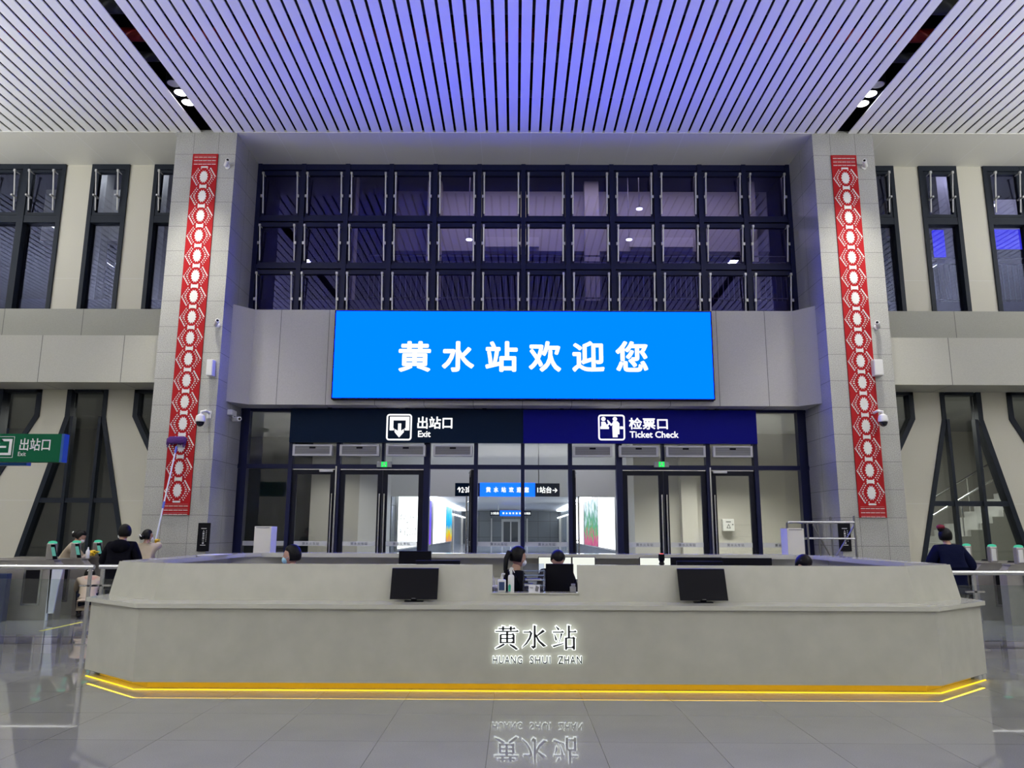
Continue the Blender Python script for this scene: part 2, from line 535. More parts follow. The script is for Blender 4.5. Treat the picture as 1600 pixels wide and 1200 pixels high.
    def frame(s, x0, x1, z0, z1, y0, y1, w, mi=0, wt=None, wb=None):
        wt = w if wt is None else wt
        wb = w if wb is None else wb
        s.box((x0, y0, z0), (x0 + w, y1, z1), mi)
        s.box((x1 - w, y0, z0), (x1, y1, z1), mi)
        s.box((x0 + w, y0, z1 - wt), (x1 - w, y1, z1), mi)
        if wb:
            s.box((x0 + w, y0, z0), (x1 - w, y1, z0 + wb), mi)
        return s

    def mesh_from(s, me, mtx=None, mi=0):
        s.add([(mtx @ v.co if mtx else v.co.copy()) for v in me.vertices], [tuple(p.vertices) for p in me.polygons], mi)
        return s

    def build(s, name, mats, parent=None, origin=None):
        me = bpy.data.meshes.new(name)
        off = Vector((0, 0, 0))
        if parent is not None:
            off = world_loc(parent)
        org = Vector(origin) if origin else None
        base = org if org else off
        me.from_pydata([tuple(Vector(v) - base) for v in s.v], [], s.f)
        for m in (mats if isinstance(mats, (list, tuple)) else [mats]):
            me.materials.append(M[m] if isinstance(m, str) else m)
        me.polygons.foreach_set('material_index', s.m)
        me.polygons.foreach_set('use_smooth', s.sm)
        me.update()
        o = bpy.data.objects.new(name, me)
        COL.objects.link(o)
        if parent is not None:
            o.parent = parent
            o.location = base - off
        elif org:
            o.location = org
        if any(s.sm):
            try:
                me.set_sharp_from_angle(angle=math.radians(40))
            except Exception:
                pass
        return o


def world_loc(o):
    L = Vector(o.location)
    p = o.parent
    while p is not None:
        L += Vector(p.location)
        p = p.parent
    return L


def tag(o, label, cat, group=None, kind=None):
    o['label'] = label
    o['category'] = cat
    if group:
        o['group'] = group
    if kind:
        o['kind'] = kind
    return o


def empty(name, loc, label=None, cat=None, group=None, kind=None):
    o = bpy.data.objects.new(name, None)
    o.location = loc
    COL.objects.link(o)
    if label:
        tag(o, label, cat, group, kind)
    elif kind:
        o['kind'] = kind
    return o


def struct(mb, name, mats, origin=None):
    o = mb.build(name, mats, None, origin)
    o['kind'] = 'structure'
    return o


def kids(o):
    return list(o.children)


def copy_tree(o, loc=None, label=None, group=None, parent=None, rotz=None):
    c = o.copy()
    COL.objects.link(c)
    c.parent = parent
    if loc is not None:
        c.location = loc
    if rotz is not None:
        c.rotation_euler = (0, 0, rotz)
    if label:
        c['label'] = label
    if group:
        c['group'] = group
    for k in kids(o):
        copy_tree(k, parent=c)
    return c


def text_mesh(body, size=1.0, extrude=0.005, bold=0.0, sx=1.0, spacing=1.0, align='CENTER'):
    """text as a mesh standing in the xz plane, facing -y, baseline at z = 0"""
    c = bpy.data.curves.new('lettering', 'FONT')
    c.body = body
    c.size = size
    c.extrude = extrude
    c.offset = bold
    c.align_x = align
    c.space_character = spacing
    c.resolution_u = 3
    o = bpy.data.objects.new('lettering', c)
    COL.objects.link(o)
    bpy.context.view_layer.update()
    me = bpy.data.meshes.new_from_object(o.evaluated_get(bpy.context.evaluated_depsgraph_get()))
    bpy.data.objects.remove(o)
    me.transform(Matrix.Rotation(PI / 2, 4, 'X') @ Matrix.Diagonal((sx, 1, 1, 1)))
    return me


def put_text(mb, body, loc, size, mi=0, extrude=0.004, bold=0.0, sx=1.0, spacing=1.0, align='CENTER', rot=None, fit=None):
    me = text_mesh(body, size, extrude, 0.0, sx, spacing, align)
    if fit and bold:
        fit = (fit[0] - 2 * bold, fit[1] - 2 * bold)
    if fit:                                   # (width, height): scale the ink to this size, centred on loc
        xs = [v.co.x for v in me.vertices]
        zs = [v.co.z for v in me.vertices]
        kx, kz = fit[0] / (max(xs) - min(xs)), fit[1] / (max(zs) - min(zs))
        me.transform(Matrix.Diagonal((kx, 1, kz, 1)) @ Matrix.Translation((-(max(xs) + min(xs)) / 2, 0, -(max(zs) + min(zs)) / 2)))
    # heavier strokes: copies shifted by the extra stroke weight
    sh = [(0, 0)] if not bold else [(0, 0)] + [(bold * math.cos(q * PI / 4), bold * math.sin(q * PI / 4)) for q in range(8)]
    for dx_, dz_ in sh:
        mb.mesh_from(me, Matrix.Translation((loc[0] + dx_, loc[1] - 0.0002 * len(mb.v) % 0.0007, loc[2] + dz_)), mi)
    return mb


def skin(nodes, edges, root, mat_name, name, parent, sub=2):
    """nodes: name -> (position, radius or (rx, ry)); grows one continuous surface over the edges"""
    names = list(nodes)
    idx = {n: i for i, n in enumerate(names)}
    off = world_loc(parent)
    me = bpy.data.meshes.new(name)
    me.from_pydata([tuple(nodes[n][0]) for n in names], [(idx[a], idx[b]) for a, b in edges], [])
    o = bpy.data.objects.new(name, me)
    COL.objects.link(o)
    md = o.modifiers.new('Skin', 'SKIN')
    md.use_smooth_shade = True
    sk = me.skin_vertices[0].data
    for n in names:
        r = nodes[n][1]
        sk[idx[n]].radius = (r, r) if isinstance(r, (int, float)) else r
        sk[idx[n]].use_root = (n == root)
    sb = o.modifiers.new('Subsurf', 'SUBSURF')
    sb.levels = sub
    sb.render_levels = sub
    bpy.context.view_layer.update()
    bk = bpy.data.meshes.new_from_object(o.evaluated_get(bpy.context.evaluated_depsgraph_get()))
    bpy.data.objects.remove(o)
    bk.materials.clear()
    bk.materials.append(M[mat_name])
    for p in bk.polygons:
        p.use_smooth = True
        p.material_index = 0
    r = bpy.data.objects.new(name, bk)
    COL.objects.link(r)
    r.parent = parent
    return r


def mirror_x(x):
    return 2 * XC - x


# ------------------------------------------------------------------ floor, ceiling, outer walls
XL, XR, YB = -27.0, 27.4, -13.0
fl = MB()
fl.box((XL, YB, -0.2), (XR, YF + 0.3, 0))
struct(fl, 'floor', 'floor')
tr = MB()
tr.box((XL, 12.25, 0), (XR, 12.33, 0.002))
tr.box((XL, 11.52, 0), (XR, 11.58, 0.002))
struct(tr, 'trim_1', 'floor_dark')

ce = MB()
pitch, sw = 0.2425, 0.187
half = BAND - 0.148
n = round(2 * half / pitch)
p2 = (2 * half + (pitch - sw)) / n
for i in range(n):
    x = XC - half + i * p2
    ce.box((x, YB, ZC), (x + sw, YC, ZC + 0.025))
for s in (-1, 1):
    for i in range(81):
        x = BAND + 0.148 + i * pitch
        a, b = XC + s * x, XC + s * (x + sw)
        ce.box((min(a, b), YB, ZC), (max(a, b), YC, ZC + 0.025))
ceiling = struct(ce, 'ceiling', 'slat')
cv = MB()
cv.box((XL, YB, ZC + 1.3), (XR, YF + 0.3, ZC + 1.4))
cv.box((XL, YC - 0.02, ZC + 0.061), (XR, YC + 0.02, ZC + 1.3))
cv.build('plenum', 'void', ceiling)
so = MB()
so.box((XL, YC - 0.03, ZC - 0.012), (XC - CO, YF + 0.3, ZC + 0.05))
so.box((XC - CI, YC - 0.03, ZC - 0.012), (XC + CI, YF + 0.3, ZC + 0.05))
so.box((XC + CO, YC - 0.03, ZC - 0.012), (XR, YF + 0.3, ZC + 0.05))
so.build('soffit', 'soffit', ceiling)
for (y, z, r, mt, nm, lb, cat) in ((13.68, ZC + 0.6, 0.13, 'red_pipe', 'sprinkler_pipe', 'dark red pipe crossing above the slatted ceiling', 'pipe'),
                                   (13.0, ZC + 0.75, 0.16, 'duct', 'air_duct', 'grey duct just in front of the red pipe above the ceiling', 'duct'),
                                   (14.25, ZC + 0.5, 0.10, 'duct', 'air_duct', 'grey duct between the red pipe and the ceiling downlights', 'duct'),
                                   (15.6, ZC + 0.5, 0.08, 'duct', 'air_duct', 'thin grey duct above the ceiling next to the stone columns', 'duct')):
    d = MB()
    d.tube([(XL + 1, y, z), (XR - 1, y, z)], r, 14)
    for k in range(-5, 6):
        d.lathe([(r, -0.03), (r + 0.03, -0.03), (r + 0.03, 0.03), (r, 0.03)], (k * 3.1, y, z), 14, 0, (1, 0, 0))
        d.box((k * 3.1 - 0.02, y - 0.02, z), (k * 3.1 + 0.02, y + 0.02, ZC + 1.31))
    tag(d.build(nm, mt), lb, cat)

w = MB()
w.box((XL - 0.2, YB, 0), (XL, 27, 13.0))
struct(w, 'wall_left', 'cream')
w = MB()
w.box((XR, YB, 0), (XR + 0.2, 27, 13.0))
struct(w, 'wall_right', 'cream')
w = MB()
w.box((XL, YB - 0.2, 0), (XR, YB, ZC + 1.4))
struct(w, 'wall_back', 'beige_wall')

# ------------------------------------------------------------------ side bays of the facade: walls with windows
ZT, ZB1 = ZC - 0.01, 6.748            # upper windows
ZL = 4.866                            # head of the lower windows
UP = [(-13.20, -11.235), (-10.58, -9.64), (-9.02, -7.6)]        # upper windows, left bay (x0, x1)
PP = [(-15.6, -14.3)] + UP


def bay(side):
    fx = (lambda x: x) if side == 'left' else mirror_x
    wall = MB()
    # upper band of wall between the windows
    xs = [XL if side == 'left' else mirror_x(XR)]
    edges = [(-15.6, -14.3), (-13.20, -11.235), (-10.58, -9.64), (-9.02, -7.7)]
    prev = xs[0]
    for a, b in edges:
        wall.box((fx(prev), YF, ZB1), (fx(a), YF + 0.3, ZT))
        prev = b
    wall.box((fx(prev), YF, ZB1), (fx(-7.6), YF + 0.3, ZT))
    wall.box((fx(xs[0]), YF, ZL), (fx(-7.6), YF + 0.3, ZB1))
    # lower band: piers with slanted edges between A and V shaped windows
    zk = 4.22
    slope = (11.353 - 10.568) / (4.22 - 1.013)
    A0 = 10.57 + slope * zk            # foot of the A window on the floor
    v1 = (11.80 - 11.18) / (4.22 - 3.074)
    zv = zk - (12.12 - 11.18) / v1
    wall.prism([(fx(-11.19), ZL), (fx(-10.57), ZL), (fx(-10.57), zk), (fx(-A0), 0), (fx(-12.12), 0), (fx(-12.12), zv), (fx(-11.18), zk)], YF, YF + 0.3)
    s2 = (9.9 - 9.615) / (4.22 - 1.5)
    B0 = 9.615 - slope * zk
    zv2 = zk - (8.05 - 8.98) / -v1
    wall.prism([(fx(-9.615), ZL), (fx(-8.985), ZL), (fx(-8.98), zk), (fx(-8.05), zv2), (fx(-8.05), 0), (fx(-B0), 0), (fx(-9.615), zk)], YF, YF + 0.3)
    wall.prism([(fx(-12.12), zv), (fx(-12.12), 0), (fx(xs[0]), 0), (fx(xs[0]), ZL), (fx(-13.06), ZL), (fx(-13.06), zk)], YF, YF + 0.3)
    wall.box((fx(-8.05), YF, 0), (fx(-7.6), YF + 0.3, zv2))
    struct(wall, 'wall_%s_front' % side, 'cream')
    # windows
    num = {'left': 10, 'right': 20}[side]
    for i, (a, b) in enumerate(edges):
        if b < -14:
            continue
        x0, x1 = sorted((fx(a), fx(b)))
        w = empty('window_%d' % (num + i), ((x0 + x1) / 2, YF, ZB1), kind='structure')
        f = MB()
        f.frame(x0, x1, ZB1, ZT, YF - 0.05, YF + 0.22, 0.10, 0, 0.14, 0.06)
        zt = 9.14
        f.box((x0 + 0.1, YF - 0.04, zt - 0.09), (x1 - 0.1, YF + 0.2, zt + 0.09))
        cols = [(x0 + 0.1, x1 - 0.1)]
        if i == 1:
            xm = (x0 + x1) / 2
            f.box((xm - 0.08, YF - 0.06, ZB1 + 0.06), (xm + 0.08, YF + 0.2, ZT - 0.02))
            cols = [(x0 + 0.1, xm - 0.08), (xm + 0.08, x1 - 0.1)]
        f.build('window_frame', 'frame', w)
        for (c0, c1) in cols:
            p = MB()
            p.box((c0, YF + 0.10, ZB1 + 0.06), (c1, YF + 0.112, zt - 0.09))
            p.build('pane', 'glass_up_side', w)
            sash = MB()
            sash.frame(c0 + 0.01, c1 - 0.01, zt + 0.10, ZT - 0.15, YF - 0.03, YF + 0.10, 0.07)
            sa = sash.build('sash', 'frame', w)
            p = MB()
            p.box((c0 + 0.08, YF + 0.02, zt + 0.17), (c1 - 0.08, YF + 0.032, ZT - 0.22))
            p.build('pane', 'glass_up_side', sa)
            for xx in (c0 + 0.10, c1 - 0.10):
                g = MB()
                g.tube([(xx, YF - 0.20, ZT - 0.26), (xx, YF - 0.05, zt + 0.22)], 0.019, 8)
                g.box((xx - 0.024, YF - 0.225, ZT - 0.28), (xx + 0.024, YF - 0.17, ZT - 0.22))
                g.box((xx - 0.01, YF - 0.17, ZT - 0.262), (xx + 0.01, YF - 0.0, ZT - 0.242))
                g.box((xx - 0.02, YF - 0.22, 9.68), (xx + 0.02, YF + 0.0, 9.72))
                g.build('stay_arm', 'strut', sa)
    # A shaped window
    w = empty('window_%d' % (num + 4), (fx(-10.09), YF, 0), kind='structure')
    f = MB()
    y0, y1 = YF - 0.04, YF + 0.22
    L = [(-10.57, ZL), (-10.57, zk), (-A0, 0), (-A0 + 0.105, 0), (-10.455, zk - 0.02), (-10.455, ZL)]
    f.prism([(fx(x), z) for x, z in L], y0, y1)
    Rr = [(-9.615, ZL), (-9.615, zk), (-B0, 0), (-B0 - 0.105, 0), (-9.71, zk - 0.02), (-9.71, ZL)]
    f.prism([(fx(x), z) for x, z in Rr], y0, y1)
    f.box((fx(-10.40), y0, ZL - 0.07), (fx(-9.74), y1, ZL))
    f.box((fx(-10.42), YF - 0.07, 0), (fx(-10.35), YF + 0.08, zk))
    f.box((fx(-9.76), YF - 0.07, 0), (fx(-9.69), YF + 0.08, zk))
    f.box((fx(-10.98), YF - 0.03, 2.22), (fx(-9.22), YF + 0.12, 2.33))
    f.build('window_frame', 'frame', w)
    p = MB()
    p.prism([(fx(-10.45), ZL - 0.05), (fx(-10.45), zk), (fx(-A0 + 0.1), 0.02), (fx(-B0 - 0.1), 0.02), (fx(-9.7), zk), (fx(-9.7), ZL - 0.05)], YF + 0.10, YF + 0.112)
    p.build('pane', 'glass_side', w)
    # V shaped windows
    for k, (c, hw) in enumerate(((-12.12, 0.94), (-8.05, 0.93))):
        zz = zk - hw / v1
        w = empty('window_%d' % (num + 5 + k), (fx(c), YF, zz), kind='structure')
        f = MB()
        for s in (-1, 1):
            if k == 1 and s == 1:
                continue
            q = [(c + s * hw, ZL), (c + s * hw, zk), (c, zz), (c, zz + 0.2), (c + s * (hw - 0.11), zk + 0.04), (c + s * (hw - 0.11), ZL)]
            f.prism([(fx(x), z) for x, z in q], y0, y1)
        f.box((fx(c - hw), y0, ZL - 0.07), (fx(c + (hw if k == 0 else 0.3)), y1, ZL))
        f.box((fx(c - 0.07), YF - 0.09, zz), (fx(c + 0.07), YF + 0.2, ZL))
        f.build('window_frame', 'frame', w)
        p = MB()
        p.prism([(fx(c - hw + 0.05), ZL - 0.05), (fx(c - hw + 0.05), zk), (fx(c), zz + 0.1), (fx(c + hw - 0.05), zk), (fx(c + hw - 0.05), ZL - 0.05)], YF + 0.10, YF + 0.112)
        p.build('pane', 'glass_side', w)
    # beam: lower projecting box and the recessed band above it
    b = MB()
    xo = XL if side == 'left' else XR
    b.box((xo, 17.05, 4.866), (fx(-7.6), YF - 0.001, 5.95))
    struct(b, 'trim_%d' % (num + 1), 'panel_side')
    b = MB()
    b.box((xo, 17.62, 5.95), (fx(-7.6), YF - 0.001, 6.74))
    struct(b, 'trim_%d' % (num + 2), 'panel_band')


bay('left')
bay('right')

# ------------------------------------------------------------------ stone columns and their red banners
for s, side in ((-1, 'left'), (1, 'right')):
    x0, x1 = sorted((XC + s * CI, XC + s * CO))
    c = MB()
    c.box((x0, YC, 0), (x1, YF + 0.3, ZC + 0.061), 0)
    for i, fpoly in enumerate(c.f):           # the side faces carry joints along their own direction
        xs = {round(c.v[k][0], 3) for k in fpoly}
        if len(xs) == 1:
            c.m[i] = 1
    o = c.build('stone_column', ['granite_l' if s < 0 else 'granite_r', 'granite_s'], None, ((x0 + x1) / 2, YC, 0))
    tag(o, 'tall grey granite column %s of the glass entrance facade' % side, 'column', 'granite columns beside the entrance')
    o['kind'] = 'structure'


def hexa(mb, cx, cz, wd, ht, y):
    """one woven medallion: jagged centre, dashed hexagon rings, joining bar"""
    def quad(a, b, t, mi):
        a, b = Vector((a[0], 0, a[1])), Vector((b[0], 0, b[1]))
        d = (b - a).normalized()
        nrm = Vector((-d.z, 0, d.x)) * t / 2
        pts = [a + nrm, b + nrm, b - nrm, a - nrm]
        mb.prism([(p.x, p.z) for p in pts], y - 0.006, y, mi)
    pts = []
    N = 28
    for i in range(N):
        t = 2 * PI * i / N
        k = 1.0 if i % 2 == 0 else 0.74
        ex = 0.84 + 0.16 * abs(math.sin(t))
        pts.append((cx + math.cos(t) * wd * 0.215 * k * ex * (1 - 0.12 * abs(math.sin(2 * t))), cz + math.sin(t) * ht * 0.335 * k))
    mb.prism(pts, y - 0.006, y, 0)
    H = [(0.25, 0.46), (0.475, 0.0), (0.25, -0.46)]
    for sx in (-1, 1):
        for seg in range(2):
            a, b = H[seg], H[seg + 1]
            A = (cx + sx * a[0] * wd, cz + a[1] * ht)
            B = (cx + sx * b[0] * wd, cz + b[1] * ht)
            solid = (sx > 0) == (seg == 0)
            if solid:
                quad(A, B, 0.014, 0)
            for j in range(5):
                t = (j + 0.5) / 5
                px, pz = A[0] + (B[0] - A[0]) * t, A[1] + (B[1] - A[1]) * t
                ix = px - sx * wd * 0.045
                quad((px - sx * 0.006, pz - 0.014), (ix, pz + 0.010), 0.013, 0)
                jx = px - sx * wd * 0.125
                if seg == 0 and j == 0 or seg == 1 and j == 4:
                    continue
                quad((jx - 0.012, pz), (jx + 0.012, pz + 0.004), 0.020, 0)
        for (ax, az) in ((0.12, 0.41), (0.20, 0.33), (0.12, -0.41), (0.20, -0.33), (0.30, 0.05), (0.30, -0.05)):
            quad((cx + sx * ax * wd - 0.012, cz + az * ht), (cx + sx * ax * wd + 0.012, cz + az * ht + 0.004), 0.018, 0)


def banner(x):
    zt, zb = 10.055, 1.92
    ym = YC - 0.03
    root = MB()
    root.box((-0.2865, ym - YC, 0), (0.2865, 0, zt - zb), 0)
    z1, z0 = at(322, 262, YC).z - zb, at(279, 784, YC).z - zb
    p = (z1 - z0) / 16
    tmp = MB()
    for i in range(16):
        hexa(tmp, 0, z0 + (i + 0.5) * p, 0.573, p, ym - YC)
    for i in range(17):
        hh = 0.035 if 0 < i < 16 else 0.018
        tmp.prism([(-0.07, z0 + i * p - hh), (0.07, z0 + i * p - hh), (0.085, z0 + i * p), (0.07, z0 + i * p + hh), (-0.07, z0 + i * p + hh), (-0.085, z0 + i * p)], ym - YC - 0.006, ym - YC, 0)
    for i in range(3):
        for zz in (z0 - 0.09 - i * 0.085, z1 + 0.07 + i * 0.085):
            for k in range(5):
                tmp.box((-0.25 + k * 0.102, ym - YC - 0.005, zz - 0.006), (-0.16 + k * 0.102, ym - YC, zz + 0.006), 0)
            tmp.box((-0.25, ym - YC - 0.004, zz + 0.035), (0.25, ym - YC, zz + 0.041), 1)
    o = root.build('banner', 'red')
    pt = tmp.build('woven_pattern', ['banner_white', 'banner_pink'], o)
    o.location = (x, YC, zb)
    return o


b1 = banner(-7.085)
tag(b1, 'long red banner with white hexagon weave on the left granite column', 'banner', 'red woven banners')
b2 = copy_tree(b1, (7.465, YC, 1.92), 'long red banner with white hexagon weave on the right granite column')

# ------------------------------------------------------------------ central beam, LED screen
cb = MB()
yb0, yb1 = 16.93, 17.35
hx = 6.235
ZQ0, ZQ1 = 4.42, 6.655
cb.slab([(XC - CI, YF - 0.001), (XC - CI, yb0), (XC - hx, yb1), (XC + hx, yb1), (XC + CI, yb0), (XC + CI, YF - 0.001)], ZQ0, ZQ1)
struct(cb, 'trim_3', 'panel')
ls = MB()
LX0, LX1, LZ0, LZ1 = -4.11, 4.47, 4.55, 6.565
scr = empty('led_screen', ((LX0 + LX1) / 2, 17.15, LZ0), 'long bright blue LED screen with white Chinese welcome text above the doors', 'screen')
h = MB()
h.box((LX0 - 0.03, 17.16, LZ0 - 0.03), (LX1 + 0.03, 17.35, LZ1 + 0.03))
h.build('housing', 'black_matte', scr)
h = MB()
h.box((LX0, 17.15, LZ0), (LX1, 17.16, LZ1))
h.build('display', 'screen', scr)
for i, ch in enumerate('黄水站欢迎您'):
    t = MB()
    c = at(648 + i * 67.8, 557, 17.15)
    put_text(t, ch, (c.x, 17.145, c.z), 0.75, 0, 0.003, 0.021, fit=(0.735, 0.715))
    t.build('character', 'white_glow', scr)

# ------------------------------------------------------------------ upper curtain wall, 12 x 3 top hung sashes
GX0, GX1 = -6.36, 6.745
W1 = empty('window_1', (XC, YF, ZQ1), kind='structure')
f = MB()
step = (GX1 - GX0) / 12
rows = [6.50, 7.92, 9.14, 10.50]
for i in range(13):
    x = GX0 + i * step
    f.box((x - 0.055, YF - 0.10, 6.4), (x + 0.055, YF + 0.12, ZC - 0.01))
f.box((XC - CI, YF - 0.03, 6.4), (GX0 - 0.05, YF + 0.12, ZC - 0.01))
f.box((GX1 + 0.05, YF - 0.03, 6.4), (XC + CI, YF + 0.12, ZC - 0.01))
for z in rows:
    hgt = 0.06 if z > 9.5 else 0.055
    f.box((GX0, YF - 0.07, z - hgt), (GX1, YF + 0.1, z + hgt + (0.03 if z > 10 else 0)))
f.build('window_frame', 'frame_blue_lit', W1)
sash0 = None
for r in range(3):
    z0, z1 = rows[r] + 0.055, rows[r + 1] - 0.06
    for i in range(12):
        x0, x1 = GX0 + i * step + 0.055, GX0 + (i + 1) * step - 0.055
        cx = (x0 + x1) / 2
        s = MB()
        s.frame(x0 + 0.01, x1 - 0.01, z0 + 0.01, z1 - 0.01, YF - 0.02, YF + 0.09, 0.055, 0, 0.11, 0.05)
        sa = s.build('sash', 'frame_blue_lit', W1)
        p = MB()
        # every sash hangs a little differently, as the bent reflections show
        tl = random.uniform(-0.006, 0.006)
        tx = random.uniform(-0.004, 0.004)
        a, b, c_, d = (x0 + 0.06, z0 + 0.05), (x1 - 0.06, z0 + 0.05), (x1 - 0.06, z1 - 0.11), (x0 + 0.06, z1 - 0.11)
        ys = [0.03 - tl - tx, 0.03 - tl + tx, 0.03 + tl + tx, 0.03 + tl - tx]
        vv = [(q[0], YF + yy, q[1]) for q, yy in zip((a, b, c_, d), ys)] + [(q[0], YF + yy + 0.01, q[1]) for q, yy in zip((a, b, c_, d), ys)]
        p.add(vv, [(0, 1, 2, 3), (7, 6, 5, 4), (0, 4, 5, 1), (1, 5, 6, 2), (2, 6, 7, 3), (3, 7, 4, 0)])
        p.build('pane', 'glass_up', sa)
        for xx in (x0 + 0.07, x1 - 0.07):
            g = MB()
            g.tube([(xx, YF - 0.20, z1 - 0.16), (xx, YF - 0.05, z0 + 0.10)], 0.019, 8)
            g.box((xx - 0.024, YF - 0.225, z1 - 0.19), (xx + 0.024, YF - 0.17, z1 - 0.13))
            g.box((xx - 0.01, YF - 0.17, z1 - 0.17), (xx + 0.01, YF - 0.02, z1 - 0.15))
            sg = -1 if xx < cx else 1
            g.box((xx + sg * 0.0, YF - 0.16, z0 + 0.48), (xx + sg * 0.05, YF - 0.13, z0 + 0.55))
            g.build('stay_arm', 'strut', sa)

# ------------------------------------------------------------------ entrance glazing and doors
ZD, ZTR = 3.07, 3.59
W2 = empty('window_2', (XC, YF, 0), kind='structure')
f = MB()
mull = [(-6.27, 0.14, 0), (-5.19, 0.09, 0), (-4.085, 0.10, 0), (-3.05, 0.06, ZD), (-2.03, 0.14, 0), (-0.90, 0.09, 0), (0.183, 0.085, 0)]
for x, wd, zb in list(mull):
    if x < 0.1:
        mull.append((mirror_x(x), wd, zb))
for x, wd, zb in mull:
    f.box((x - wd / 2, YF - 0.10, zb), (x + wd / 2, YF + 0.10, 4.42))
f.box((XC - CI, YF - 0.08, ZD - 0.05), (XC + CI, YF + 0.08, ZD + 0.05))
f.box((XC - CI, YF - 0.08, 4.36), (XC + CI, YF + 0.08, 4.42))
f.box((XC - CI, YF - 0.05, 0), (XC - CI + 0.16, YF + 0.10, 4.42))
f.box((XC + CI - 0.16, YF - 0.05, 0), (XC + CI, YF + 0.10, 4.42))
f.build('window_frame', 'frame_blue_lit', W2)
xs = sorted(m_[0] for m_ in mull)
wds = {m_[0]: m_[1] for m_ in mull}
for a, b in zip(xs[:-1], xs[1:]):
    p = MB()
    p.box((a + wds[a] / 2, YF - 0.006, ZD + 0.05), (b - wds[b] / 2, YF + 0.006, 4.36))
    p.build('pane', 'glass_low', W2)
TXT = '黄水火车站'


def strip(x0, x1, y, parent):
    s = MB()
    s.box((x0, y - 0.012, 1.27), (x1, y - 0.009, 1.375), 0)
    wd = x1 - x0
    put_text(s, TXT, ((x0 + x1) / 2, y - 0.014, 1.295), 0.07, 1, 0.001, 0.001, spacing=1.3)
    s.build('frosted_strip', ['frost', 'frost_text'], parent)


for a, b in ((-6.27, -5.19), (-0.90, 0.183), (0.183, mirror_x(-0.90)), (mirror_x(-5.19), mirror_x(-6.27))):
    p = MB()
    p.box((a + 0.06, YF - 0.006, 0.02), (b - 0.06, YF + 0.006, ZD - 0.05))
    pn = p.build('pane', 'glass_low', W2)
    strip(a + 0.06, b - 0.06, YF, pn)
# chrome posts at the open door wings
for x in (-4.085, mirror_x(-4.085)):
    p = MB()
    p.tube([(x - 0.03 * (1 if x < 0 else -1), YF - 0.12, 0), (x - 0.03 * (1 if x < 0 else -1), YF - 0.12, ZD)], 0.025, 10)
    p.build('post', 'steel', W2)


def door(num, x0, x1, hinge, closer=False, angle=0.0):
    """a glazed leaf with black frame, long pull handle; hinge 'l' or 'r'"""
    hx_ = x0 if hinge == 'l' else x1
    root = empty('door_%d' % num, (hx_, YF, 0), kind='structure')
    f = MB()
    f.frame(x0, x1, 0.02, ZD - 0.06, YF - 0.03, YF + 0.03, 0.11, 0, 0.12, 0.2)
    f.box((x0, YF - 0.05, ZD - 0.075), (x1, YF - 0.03, ZD - 0.06), 1)
    f.build('door_frame', ['door_frame', 'steel'], root)
    p = MB()
    p.box((x0 + 0.11, YF - 0.005, 0.22), (x1 - 0.11, YF + 0.005, ZD - 0.18))
    pn = p.build('pane', 'glass_low', root)
    strip(x0 + 0.11, x1 - 0.11, YF, pn)
    hxp = x1 - 0.05 if hinge == 'l' else x0 + 0.05
    hd = MB()
    hd.tube([(hxp, YF - 0.09, 0.35), (hxp, YF - 0.09, 2.45)], 0.02, 10)
    for z in (0.5, 1.4, 2.3):
        hd.tube([(hxp, YF - 0.09, z), (hxp, YF - 0.02, z)], 0.012, 8)
    hd.build('door_handle', 'steel', root)
    if closer:
        c = MB()
        cx = x1 - 0.2 if hinge == 'l' else x0 + 0.2
        c.rbox((cx - 0.16, YF - 0.10, ZD - 0.13), (cx + 0.16, YF - 0.03, ZD - 0.07), 0.01)
        c.build('door_closer', 'strut', root)
    root.rotation_euler.z = angle
    return root


D = [(-5.14, -4.15, 'l', True), (-4.03, -3.055, 'l', False), (-3.045, -2.11, 'r', False)]
k = 1
for a, b, hg, cl in D:
    door(k, a, b, hg, cl)
    k += 1
for a, b, hg, cl in D:
    door(k, mirror_x(b), mirror_x(a), 'l' if hg == 'r' else 'r', cl)
    k += 1
# the two middle leaves stand open, swung away from the hall and seen almost edge on
door(7, -1.96, -0.98, 'r', False, -PI / 2 + 0.10)
door(8, mirror_x(-0.98), mirror_x(-1.96), 'l', False, PI / 2 - 0.10)

